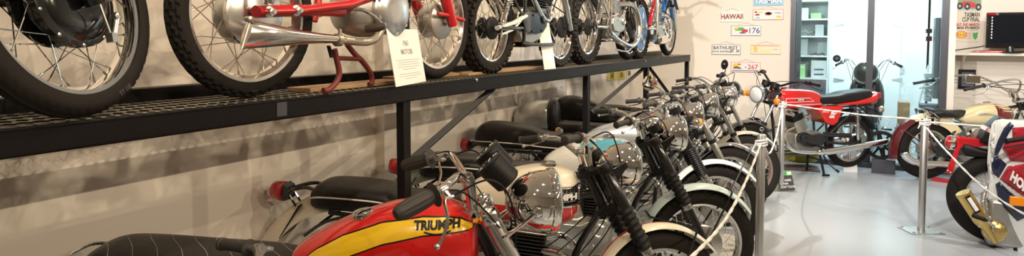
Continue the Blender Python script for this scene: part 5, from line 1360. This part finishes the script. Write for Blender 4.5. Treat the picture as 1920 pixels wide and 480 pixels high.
m = MB(SA['S']); m.lathe([(.02, -.062), (.06, -.075), (.10, -.066), (.122, -.05), (.128, -.035), (.128, -.02)], ax_, (0, 1, 0), 36); m.build('brake_plate', BLACKP, ra)
q = MB()
def tyre_text(parent, c, rr, y, word, size, ang, m_=TYREW, S_=I4, name='tyre_lettering'):
    q = MB(S_); vs, fs = text2d(word, size, 1.0, 0, .0006); out = []
    for a_, b_ in vs:
        t_ = radians(ang) + a_ / rr; r_2 = rr + b_ * -1
        out.append(Vector((c[0] + r_2 * cos(t_), c[1] + y, c[2] + r_2 * sin(t_))))
    q.add(out, fs); return q.build(name, m_, parent, smooth=False)
FADED = mat('embossed_rubber', (.06, .055, .05), .5)
tyre_text(ra, ax_, .284, -.041, 'TT 100', .018, -62, FADED, SA['S'])

YM0 = onX(479, 25, XB + .05).y
MWB = onX(829, 36, XB + .05).y - YM0
MOT = shelf_bike(y=YM0, label='red lightweight motorcycle with tapering chrome silencer, above the parked row', wb=MWB, Rf=.298, Rr=.298, wf=.07, wr=.075, rim_f=.243, rim_r=.240, tread_r='zig', tread_f='rib', drum_r=.095, hubm_r=ALLOY, drum_side_r=-1, drum_f=.075, frame_m=REDW, rimm=OLDCHROME, spm=RUST, lead=.02,
    fork='open', stan_m=REDW, slide_z=.55, slider_m=REDW, cover=(.9, .5), cover_m=REDW, tank_m=REDW, rg_m=REDW, fg_w=.10, fg_a=(60, 218), fg_gap=.045, fg_m=REDW, stays=(), tail=False, engine=None, exh_sides=(), chain=False, side_panel=False, shocks=True, sh_a=(.03, 0, .60), spring=OLDCHROME,
    frame=[([(1.0, 0, .80), (.7, 0, .72), (.30, 0, .62)], .02), ([(1.02, 0, .74), (.90, 0, .50), (.86, 0, .40)], .02), ([(.45, .03, .70), (.42, .06, .42), (.38, .06, .28)], .016), ([(.42, .06, .32), (.18, .10, .315), (-.04, .10, .303)], .022), ([(.42, -.06, .32), (.18, -.10, .315), (-.04, -.10, .303)], .022), ([(.30, 0, .62), (-.1, 0, .60)], .02), ([(.42, -.06, .34), (.60, -.06, .38), (.80, -.04, .42)], .02)])
rm_ = MOT['root']
m = MB(); m.tube([(-.04, -.10, .303), (.14, -.105, .312), (.40, -.10, .345), (.60, -.07, .40)], [.030, .028, .032, .045], 12, flat=.6); m.build('swing_arm', REDW, rm_)
for x, z in ((.0, .303), (.12, .312)): MB().lathe([(.020, 0), (.020, .006), (.013, .008), (.013, .022), (.008, .026), (.008, .032)], (x, -.118, z), (0, -1, 0), 16).build('axle_nut', STEEL, rm_)
ey = -.02
m = MB().loft([ring_se(x, w, zb, zt, 30, 2.3) for x, w, zb, zt in catn([(.46, .03, .30, .36), (.49, .08, .24, .43), (.58, .10, .215, .47), (.70, .105, .22, .48), (.80, .09, .25, .47), (.86, .05, .30, .42), (.88, .02, .33, .39)], 5)]).build('engine', DULL, rm_, angle=70)
q = MB(); q.lathe([(.115, 0), (.118, .015), (.10, .028), (.03, .032), (.001, .032)], (.68, -.095, .335), (0, -1, 0), 36)
for k in range(9): a = 2 * pi * k / 9; q.lathe([(.008, 0), (.008, .008)], (.68 + .102 * cos(a), -.115, .335 + .102 * sin(a)), (0, -1, 0), 8)
q.build('engine_cover', ALLOY, m)
q = MB()
for i in range(8): q.box((.86 + .014 * i, 0, .45), (.005, .15, .12))
q.box((.91, 0, .45), (.12, .09, .08)); q.build('cylinder', DULL, m, bevel=.002)
# megaphone silencer with fishtail cut
ml = lambda px, py, y=-.16: loc_on(rm_, px, py, y)
tA, tB, fA = ml(470, 37), ml(453, 92), ml(645, 74)
pB = ml(690, 78)
rings = []; NS = 28
cA = (tA + tB) / 2; hA = (tA.z - tB.z) / 2; sh = (tA.x - tB.x) / 2
for t, hh, yy in ((0, 1, .022), (.0, 1., .022), (.06, .96, .030), (.22, .82, .040), (.45, .60, .036), (.7, .42, .028), (.9, .32, .022), (1., .30, .020)):
    c_ = cA + (fA - cA) * t; h_ = hA * hh; k_ = max(0, 1 - t * 4)
    rings.append([Vector((c_.x + sh * k_ * sin(2 * pi * k / NS), -.16 + yy * cos(2 * pi * k / NS) * (.9 + .1 * sin(2 * pi * k / NS)), c_.z + h_ * sin(2 * pi * k / NS))) for k in range(NS)])
sl_ = MB().loft(rings).build('silencer', OLDCHROME, rm_, angle=60)
MB().tube([Vector((cA.x - sh * .98, -.16, cA.z - hA)), Vector((cA.x + sh * .98, -.16, cA.z + hA))], .004, 6).build('tail_edge', DULL, sl_)
MB().tube(catmull([fA - Vector((.02, 0, 0)), ml(670, 78), ml(692, 78), ml(706, 70, -.14), ml(716, 52, -.12), ml(722, 30, -.08)], 6), .016, 14).build('exhaust_pipe', RUST, rm_)
m = MB(); c_ = ml(634, 75)
m.lathe([(.022, -.012), (.025, -.01), (.025, .01), (.022, .012)], c_, (1, 0, 0), 20); m.lathe([(.008, 0), (.008, .02), (.004, .024)], c_ + Vector((0, -.01, .02)), (0, 0, 1), 10)
m.build('silencer_clamp', RUST, sl_)
MB().lathe([(.010, -.01), (.010, .012), (.005, .016)], ml(466, 36), (0, -1, 0), 10).build('silencer_bolt', RUST, sl_)
m = MB()
A = [ml(627, 92, -.13), ml(631, 110, -.13), ml(636, 135, -.13), ml(632, 152, -.13), ml(617, 168, -.13), ml(606, 170, -.13)]
Bq = [ml(650, 82, -.06), ml(664, 100, -.06), ml(682, 118, -.06), ml(696, 140, -.06), ml(697, 155, -.06), ml(692, 166, -.06)]
for q_ in (A, Bq):
    for v_ in q_: v_.z = max(v_.z, .010)
    m.tube(catmull(q_, 6), .0115, 10)
m.tube([ml(634, 109, -.13), ml(678, 111, -.06)], .009, 8)
m.build('centre_stand', mat('rusty_stand', (.16, .03, .025), .5, .3, var=(20, .4)), rm_)
s0 = ml(616, 86, -.14); s1 = ml(622, 108, -.14)
pts = [s0 + (s1 - s0) * (i / 120) + Vector((.007 * cos(2 * pi * 12 * i / 120), .007 * sin(2 * pi * 12 * i / 120), 0)) for i in range(121)]
MB().tube(pts, .0018, 5).build('stand_spring', BLACKM, rm_)
q = MB(); fa = ml(685, 55, -.17); fb = ml(722, 49, -.24); q.lathe([(.013, 0), (.016, .01), (.018, .05), (.017, (fb - fa).length - .02), (.012, (fb - fa).length)], fa, fb - fa, 14); q.build('footrest', mat('worn_rubber', (.05, .035, .025), .6), rm_)
MB().tube(catmull([ml(658, 24, -.15), ml(668, 18, -.17), ml(684, 20, -.18), ml(704, 32, -.18), ml(716, 46, -.18)], 6), .008, 8).build('kick_lever', OLDCHROME, rm_)
MB().tube([(1.27, -.10, .303), (1.12, -.10, .325), (1.05, -.09, .33)], .010, 8).build('brake_stay', REDW, rm_)
tyre_text(rm_, (0, 0, .303), .272, -.0365, 'MICHELIN', .019, -93)
YT_ = onX(924, 72, XB + .04).y
TRB = shelf_bike(y=YT_, label='off-road motorcycle with knobbly tyres, yellow panel and white swing arm on the shelf', scale=.82, wb=(onX(1055, 66, XB + .04).y - YT_) / .82, Rf=.345, Rr=.325, wf=.075, wr=.12, rim_f=.275, rim_r=.235, tread_r='knob', tread_f='knob', drum_r=.065, drum_side_r=-1, drum_f=.075, drum_side_f=-1, hubm=BLACKM, frame_m=BLACKP, fork='open', slide_z=.62, stan_m=CHROME, slider_m=ALLOY, tank_m=YEL, fg_m=YEL, fg_gap=.12, rg_m=YEL, rg_gap=.14, tail=False, lead=.05,
    engine=dict(o=(.60, 0, .38), cylm=BLACKM, headm=BLACKM, casem=BLACKP, w=.10, sc=1.1, rocker=BLACKM), sh_a=(.14, 0, .66), panel_m=YEL, exh_sides=(-1,), exhaust=[dict(p=[(.78, .06, .55), (.86, .10, .45), (.70, .12, .40), (.4, .13, .62)], r=.02)])
rt = TRB['root']
m = MB(); m.tube([(-.05, -.115, .325), (.16, -.12, .36), (.38, -.11, .42)], .024, 10, flat=.7); m.tube([(-.05, .115, .325), (.16, .12, .36), (.38, .11, .42)], .024, 10, flat=.7); m.tube([(-.02, -.135, .28), (.14, -.13, .31), (.30, -.12, .385)], .008, 8); m.build('swing_arm', WHITEP, rt)
MB().box((.62, 0, .20), (.40, .2, .015), Matrix.Rotation(-.05, 3, 'Y')).build('bash_plate', BLACKP, rt, bevel=.005)
YB_ = onX(1103, 60, XB + .04).y
TB = shelf_bike(y=YB_, label='motorcycle with bright plated frame tubes and thick curved exhaust on the shelf', scale=.90, wb=(onX(1184, 56, XB + .04).y - YB_) / .9, Rf=.335, Rr=.325, wf=.075, wr=.11, rim_f=.27, rim_r=.235, tread_r='knob', tread_f='road', drum_r=.06, hubm=BLACKM, frame_m=CHROME, fork='open', slide_z=.6, tank_m=REDW, fg_m=CHROME, rg_m=CHROME, tail=False, fg_gap=.06, rg_gap=.12, sh_a=(.12, 0, .66), exh_sides=(-1,),
    engine=dict(o=(.62, 0, .36), cylm=ALLOY, headm=ALLOY, casem=DULL, single=True, sc=.9), exhaust=[dict(p=[(.74, .06, .55), (.95, .13, .55), (1.02, .17, .42), (.98, .18, .24), (.75, .185, .15), (.40, .185, .20), (.16, .18, .28)], r=.027), dict(p=[(.40, .16, .12), (.70, .165, .10), (.95, .15, .16)], r=.010), dict(p=[(.18, .185, .26), (.14, .185, .27)], r=.034)], panel_m=CHROME)
tr_ = TB['root']; MB().lathe([(.03, 0), (.032, .02), (.02, .03)], (.26, -.16, .60), (-1, -.4, 0), 20).build('reflector', REDL, tr_)
YC_ = onX(1203, 65, XB + .04).y
TC = shelf_bike(y=YC_, label='motorcycle with blue starred wheel disc and red shock absorber, far end of shelf', scale=.88, wb=(onX(1258, 57, XB + .04).y - YC_) / .88, Rf=.345, Rr=.335, wf=.07, wr=.085, rim_f=.28, rim_r=.26, tread_r='knob', tread_f='rib', drum_r=.05, hubm=DULL, frame_m=ALLOY, fork='open', slide_z=.62, stan_m=CHROME, slider_m=ALLOY, tank_m=SKYB, fg_m=BLUEC, rg_m=BLUEC, tail=False, fg_gap=.08, rg_gap=.12, sh_a=(.20, 0, .68), spring=REDL, shock_m=REDL, panel_m=SKYB,
    engine=dict(o=(.58, 0, .32), cylm=DULL, headm=DULL, casem=DULL, single=True, sc=.85), exh_sides=(-1,), exhaust=[dict(p=[(.70, .06, .50), (.84, .12, .46), (.70, .17, .22), (.42, .18, .22)], r=.022), dict(s=[(.44, .18, .215), (.34, .18, .21), (.22, .18, .21), (.14, .18, .212)], r0=.055, r1=.055)])
rc = TC['root']
dm = MB(); dm.lathe([(.02, -.055), (.12, -.052), (.235, -.040), (.238, -.034), (.12, -.044)], (0, 0, .335), (0, 1, 0), 48); dk = dm.build('wheel_disc', mat('disc_blue_white', (.10, .22, .46), .35, var=(4, .5)), rc)
m = MB()
for a0, rr in ((80, .14), (150, .16), (215, .13), (290, .16), (10, .15), (185, .20), (255, .10)):
    cx_ = rr * cos(radians(a0)); cz_ = rr * sin(radians(a0)) + .335
    m.prism([(cx_ + (.040 if k % 2 == 0 else .016) * sin(2 * pi * k / 10), cz_ + (.040 if k % 2 == 0 else .016) * cos(2 * pi * k / 10)) for k in range(10)], -.058, -.0555)
m.build('disc_star', WHITEP, dk)
MB().lathe([(.02, 0), (.021, .10), (.012, .15)], (1.02, -.10, .60), (.45, 0, -.89), 16).build('blue_gaiter', BLUEC, rc)
plank('bare timber board under the centre stand of the red shelf motorcycle', 560, 735, XS - .14, .13)
plank('bare timber board under the front wheel of the red shelf motorcycle', 740, 850, XS - .24, .16)
plank('bare timber board under the knobbly rear tyre', 862, 1000, XS - .16, .12)

# ------------------------------------------------------------------ cards
def card(label, p0, p1, h, lean, title, lines, cat='card', m_=PAPER, name='display_card', tsize=.022):
    """p0,p1 bottom corners (left, right as seen), leaning back"""
    p0 = Vector(p0); p1 = Vector(p1); u = (p1 - p0).normalized(); nrm = Vector((u.y, -u.x, 0)); w = (p1 - p0).length
    v = (Vector((0, 0, 1)) * cos(lean) - nrm * sin(lean)).normalized(); nn = u.cross(v)
    mb = MB(); t = .003
    c = [p0, p1, p1 + v * h, p0 + v * h]; mb.add(c + [q - nn * t for q in c], [(0, 1, 2, 3), (7, 6, 5, 4), (0, 4, 5, 1), (1, 5, 6, 2), (2, 6, 7, 3), (3, 7, 4, 0)])
    o = mb.build(name, m_, smooth=False); tag(o, label, cat)
    q = MB(); y = h * .74
    mid = p0 + u * w / 2 + nn * .0012
    for t_ in title: put_text(q, t_, tsize, mid + v * y, u, v, bold=.0003); y -= tsize * 1.15
    q.build('card_title', GREYINK, o, smooth=False) if title else None
    q = MB()
    if lines:
        y = h * .44
        for k in range(lines):
            ww = w * (.38, .33, .37, .36, .22, 0, .33, .36, .2)[k % 9]
            if ww: q.add([mid + u * -ww + v * y, mid + u * ww + v * y, mid + u * ww + v * (y + .0025), mid - u * ww + v * (y + .0025)], [(0, 1, 2, 3)])
            y -= .0105
        q.build('card_text', mat('faint_print', (.55, .54, .52), .7), o, smooth=False)
    return o
a = onZ(743, 163, ZD + .004); b = onZ(799, 152.5, ZD + .004)
card('white information card reading 1965 MOTOBI leaning beside the red shelf motorcycle', a, b, .255, .17, ['1965', 'MOTOBI'], 9, tsize=.034)
a = onZ(1022, 128.5, ZD + .004); b = onZ(1041, 127, ZD + .004)
card('narrow blank-looking white card leaning under the engine of the off-road shelf motorcycle', onZ(1021, 130.5, ZD + .004), onZ(1042, 128.5, ZD + .004), .33, .17, [], 0)
card('white information card standing on the floor before the red road motorcycle', onZ(1582, 323, .002), onZ(1608, 323, .002), .30, .16, ['1976', 'RD 400'], 7, tsize=.02)
card('white information card leaning under the pale blue mudguard wheel', (onZ(1352, 520, .002)), (onZ(1392, 520, .002)), .28, .25, ['1966', 'TRIUMPH'], 5, tsize=.03)
sg = card('black do-not-touch notice with green top at the foot of a rope post', onZ(1463, 359, .002), onZ(1491, 357, .002), .20, .35, [], 0, cat='notice', m_=INK, name='notice_board')
u = (onZ(1491, 357, 0) - onZ(1463, 359, 0)).normalized(); nrm = Vector((u.y, -u.x, 0)); v = (Vector((0, 0, 1)) * cos(.35) - nrm * sin(.35)).normalized(); nn = u.cross(v); o_ = onZ(1463, 359, .002) + nn * .0015
w_ = (onZ(1491, 357, 0) - onZ(1463, 359, 0)).length
q = MB()
for t_, y, s_ in (('LOOK', .138, .030), ('AND ADMIRE', .108, .030), ('BUT PLEASE', .075, .024), ("DON'T TOUCH", .040, .032)): put_text(q, t_, s_, o_ + u * (w_ * .08) + v * y, u, v, sx=.78, bold=.0008, align='LEFT')
q.build('notice_lettering', WHITEINK, sg, smooth=False)
q = MB(); q.add([o_ + v * .158, o_ + u * w_ + v * .158, o_ + u * w_ + v * .2, o_ + v * .2], [(0, 1, 2, 3)]); q.build('green_header', PGRN, sg, smooth=False)
q = MB(); q.add([o_ + nn * .001 + u * w_ * .66 + v * .163, o_ + nn * .001 + u * w_ * .95 + v * .163, o_ + nn * .001 + u * w_ * .95 + v * .197, o_ + nn * .001 + u * w_ * .66 + v * .197], [(0, 1, 2, 3)]); q.build('header_emblem', PC, sg, smooth=False)
# mat and yellow engine on the floor
a = onZ(1470, 318, .006); b = onZ(1522, 312, .006)
tag(MB().box((a + b) / 2, ((b - a).length, .30, .010), Matrix.Rotation(.15, 3, 'Z')).build('floor_mat', mat('brown_mat', (.10, .045, .035), .5), bevel=.003), 'brown drip tray under the stand of the red road motorcycle', 'tray')
ep = onZ(1510, 300, 0)
ye = thing('spare_engine', 'yellow-green painted small engine on the floor behind the red road motorcycle', 'engine', (ep.x, min(ep.y, YW - .25), 0), (0, 0, .4))
MB().loft([ring_se(x, w, zb, zt, 24, 2.8) for x, w, zb, zt in catn([(-.20, .05, .10, .18), (-.17, .10, .05, .24), (0, .12, .03, .26), (.13, .10, .05, .22), (.17, .04, .09, .17)], 4)]).build('crankcase', mat('mustard_paint', (.38, .34, .04), .4), ye, angle=60)
q = MB()
for i in range(5): q.box((.0, 0, .26 + .014 * i), (.13, .13, .006))
q.box((0, 0, .29), (.09, .09, .08)); q.build('cylinder', DKG, ye, bevel=.002)

# ------------------------------------------------------------------ rope posts and ropes
HP = .933
def stanchion(p, label, lean=0., hook=True, plate=True):
    t = thing('rope_post', label, 'post', (p[0], p[1], 0), (0, lean, 0), 'brushed steel rope posts')
    MB().lathe([(.028, .008), (.028, HP - .004), (.026, HP), (.001, HP + .001)], (0, 0, 0), (0, 0, 1), 32).build('pole', STEEL, t)
    b = MB().box((0, 0, .004), (.27, .20, .008), Matrix.Rotation(YAW, 3, 'Z')).build('base_plate', STEEL, t, bevel=.002)
    m = MB(); R3 = Matrix.Rotation(YAW, 3, 'Z')
    for x, y in ((-.11, -.08), (.11, -.08), (-.11, .08), (.11, .08)): m.lathe([(.012, 0), (.012, .006), (.006, .010)], R3 @ Vector((x, y, .008)), (0, 0, 1), 10)
    m.build('base_bolt', DULL, b)
    m = MB(); m.lathe([(.004, 0), (.004, .03)], (0, 0, HP), (0, 0, 1), 8); m.tube([Vector((.012 * cos(2 * pi * k / 12), 0, HP + .035 + .012 * sin(2 * pi * k / 12))) for k in range(12)], .003, 6, closed=True)
    m.build('eyelet', CHROME, t)
    return t
P1, P2, P3 = onZ(1422.5, 503, 0), onZ(1463.5, 357, 0), onZ(1727, 433, 0)
P2 = Vector((P2.x, P2.y, 0))
P0 = Vector((-.50, 1.60, 0)); P4 = Vector((1.75, 3.95, 0)); P5 = Vector((2.9, 6.4, 0))
stanchion(P0, 'rope post nearest the camera, below the bottom edge', plate=False)
stanchion(P1, 'steel rope post in front of the chrome mudguard wheel, at the row of parked motorcycles')
stanchion(P2, 'steel rope post in front of the red road motorcycle')
stanchion(P3, 'steel rope post standing alone on the open floor in the right part')
def rope(label, pts, r=.0075):
    P = catmull(pts, 14); m = MB(); n = len(P)
    # two laid strands
    for ph in (0, pi):
        q = []
        for i, p in enumerate(P):
            t = (P[min(i + 1, n - 1)] - P[max(i - 1, 0)]).normalized(); u = t.orthogonal().normalized(); w = t.cross(u); a = i * 1.1 + ph
            q.append(p + (Vector((0, 0, 1)).cross(t).normalized() * cos(a) + Vector((0, 0, 1)) * sin(a)) * r * .42)
        m.tube(q, r * .72, 6)
    return tag(m.build('rope', CLOTHR), label, 'rope', 'white barrier ropes')
def knot(parent_rope, p, r=.031):
    m = MB()
    for k in range(3): m.tube([Vector((p[0] + (r + .006) * cos(2 * pi * i / 20), p[1] + (r + .006) * sin(2 * pi * i / 20), p[2] + .012 * k - .012 + .008 * sin(2 * pi * i / 20 + k))) for i in range(20)], .0065, 6, closed=True)
    m.tube([Vector(p) + Vector((-.03, -.03, 0)), Vector(p) + Vector((-.05, -.05, -.05))], .005, 6)
    m.build('knot', CLOTHR, parent_rope)
def at(P, z): return Vector((P[0], P[1], z))
def lerp(a, b, t): return a + (b - a) * t
T = .055
r1 = rope('white rope dropping from the near rope post towards the bottom edge', [at(P1, HP - T), lerp(at(P1, HP - T), at(P0, HP), .25) + Vector((0, 0, -.115)), lerp(at(P1, HP - T), at(P0, HP), .5) + Vector((0, 0, -.165)), lerp(at(P1, HP - T), at(P0, HP), .75) + Vector((0, 0, -.12)), at(P0, HP - .02)]); knot(r1, at(P1, HP - T)); knot(r1, at(P0, HP - .04))
r2 = rope('short sagging white rope between the two rope posts on the left', [at(P1, HP - T + .02), lerp(at(P1, HP), at(P2, HP), .12) + Vector((0, 0, -.14)), lerp(at(P1, HP), at(P2, HP), .35) + Vector((0, 0, -.27)), lerp(at(P1, HP), at(P2, HP), .7) + Vector((0, 0, -.22)), at(P2, HP - .03)]); knot(r2, at(P2, HP - .04))
r3 = rope('taut white rope running in front of the red road motorcycle', [at(P2, HP - .03), lerp(at(P2, HP), at(P3, HP), .33) + Vector((0, 0, -.035)), lerp(at(P2, HP), at(P3, HP), .66) + Vector((0, 0, -.035)), at(P3, HP - .01)]); knot(r3, at(P3, HP - .03))
c0, c1, c2, c3 = at(P3, HP - .06), at(P3, HP - .06), None, None
mid = [at(P3, HP - .06), lerp(at(P3, HP), at(P4, HP), .10) + Vector((0, 0, -.22)), lerp(at(P3, HP), at(P4, HP), .28) + Vector((0, 0, -.44)), lerp(at(P3, HP), at(P4, HP), .5) + Vector((0, 0, -.52)), lerp(at(P3, HP), at(P4, HP), .78) + Vector((0, 0, -.35)), at(P4, HP)]
rope('long sagging white rope passing in front of the gold silencer', mid)
rope('upper white rope running right from the lone rope post past the cream fuel tank', [at(P3, HP - .03), lerp(at(P3, HP), at(P5, HP), .4) + Vector((0, 0, -.05)), at(P5, HP - .02)])
P6 = Vector((2.4, 4.9, 0)); stanchion(P5, 'rope post beyond the right edge, far one'); stanchion(P4, 'rope post beyond the right edge, near one')

# ------------------------------------------------------------------ lights and camera
def spot(loc, tgt, power, col, size=75, r=.03, blend=.5):
    l = bpy.data.lights.new('halogen', 'SPOT'); l.energy = power; l.color = col; l.spot_size = radians(size); l.spot_blend = blend; l.shadow_soft_size = r
    o = bpy.data.objects.new('halogen_light', l); COL.objects.link(o); o.location = loc
    o.rotation_euler = (Vector(tgt) - Vector(loc)).to_track_quat('-Z', 'Y').to_euler(); return o
def area(loc, power, col, sx, sy, rot=(0, 0, 0)):
    l = bpy.data.lights.new('ceiling_panel', 'AREA'); l.shape = 'RECTANGLE'; l.size = sx; l.size_y = sy; l.energy = power; l.color = col
    o = bpy.data.objects.new('ceiling_light', l); COL.objects.link(o); o.location = loc; o.rotation_euler = rot; return o
WARM = (1., .83, .61); NEUT = (1., .95, .90)
lampm = mat('lamp_housing', (.7, .7, .68), .4)
bulb = mat('lamp_glow', (1, .9, .7), .5, emit='FFE6C0', estr=14)
def downlight(x, y, tgt, power, col, **k):
    t = thing('ceiling_spotlight', 'unseen small white ceiling spotlight, placed to light the motorcycles and walls', 'light', (x, y, ZC), (0, 0, 0), 'ceiling spotlights')
    d = (Vector(tgt) - Vector((x, y, ZC - .12))).normalized()
    MB().tube([(0, 0, 0), (0, 0, -.08)], .012, 8).build('stem', lampm, t)
    MB().lathe([(.03, -.07), (.045, -.05), (.05, .04), (.044, .045), (.038, -.01)], (0, 0, -.12), d, 20).build('lamp_shade', lampm, t)
    spot(Vector((x, y, ZC - .12)) + d * .05, tgt, power, col, **k)
for k, y in enumerate((-.6, .5, 1.6, 2.7, 3.8, 4.9, 6.0, 7.1)):
    downlight(-.65, y, (-2.4, y + .25, .9), 46 + 1 * k, WARM, size=125, r=.018)
for y, p in ((.2, 25), (1.9, 25), (3.6, 25), (5.3, 30)):
    downlight(.9, y, (-2.0, y + .5, .9), p, WARM, size=105, r=.018)
for y, p in ((-.8, 110), (1.0, 130), (2.8, 140), (4.6, 140)):  # far row added out of view to brighten the wall under the shelf
    downlight(3.1, y, (-2.4, y + .4, .5), p, WARM, size=80, r=.018)
for x, y, p in ((-1.4, 6.2, 12), (-.3, 5.6, 25), (.9, 6.2, 65), (1.7, 7.2, 60), (2.6, 7.4, 60), (1.3, 5.0, 75), (2.6, 4.6, 65)):
    downlight(x, y, (x + .1, y + 3.0, .7), p, NEUT, size=115)
for x, y, p in ((-1.3, 2.4, 560), (.9, 2.4, 330)):  # strong fill spots added out of view to lift the lower back wall
    downlight(x, y, (x, 8.9, .3), p, NEUT, size=62)
area((-.2, 10.2, ZC - .05), 85, (.88, .97, 1.), 1.6, 2.0)
w = bpy.data.worlds.new('room'); scene.world = w; w.use_nodes = True
w.node_tree.nodes['Background'].inputs[0].default_value = (.5, .48, .45, 1); w.node_tree.nodes['Background'].inputs[1].default_value = .05

cd = bpy.data.cameras.new('camera'); cam = bpy.data.objects.new('camera', cd); COL.objects.link(cam)
cd.sensor_width = 36; cd.lens = F_PX / 1920 * 36; cd.shift_x = 0; cd.shift_y = -(240 - PY0) / 1920; cd.clip_start = .02
cam.location = (0, 0, EYE); cam.rotation_euler = (pi / 2 - PITCH, 0, YAW)
scene.camera = cam
scene.view_settings.view_transform = 'Standard'; scene.view_settings.look = 'None'; scene.view_settings.gamma = 1; scene.view_settings.use_curve_mapping = False
scene.view_settings.exposure = .12
scene.cycles.max_bounces = 8; scene.cycles.glossy_bounces = 5; scene.cycles.diffuse_bounces = 4; scene.cycles.transparent_max_bounces = 8
scene.cycles.sample_clamp_indirect = 6; scene.cycles.caustics_reflective = False; scene.cycles.caustics_refractive = False
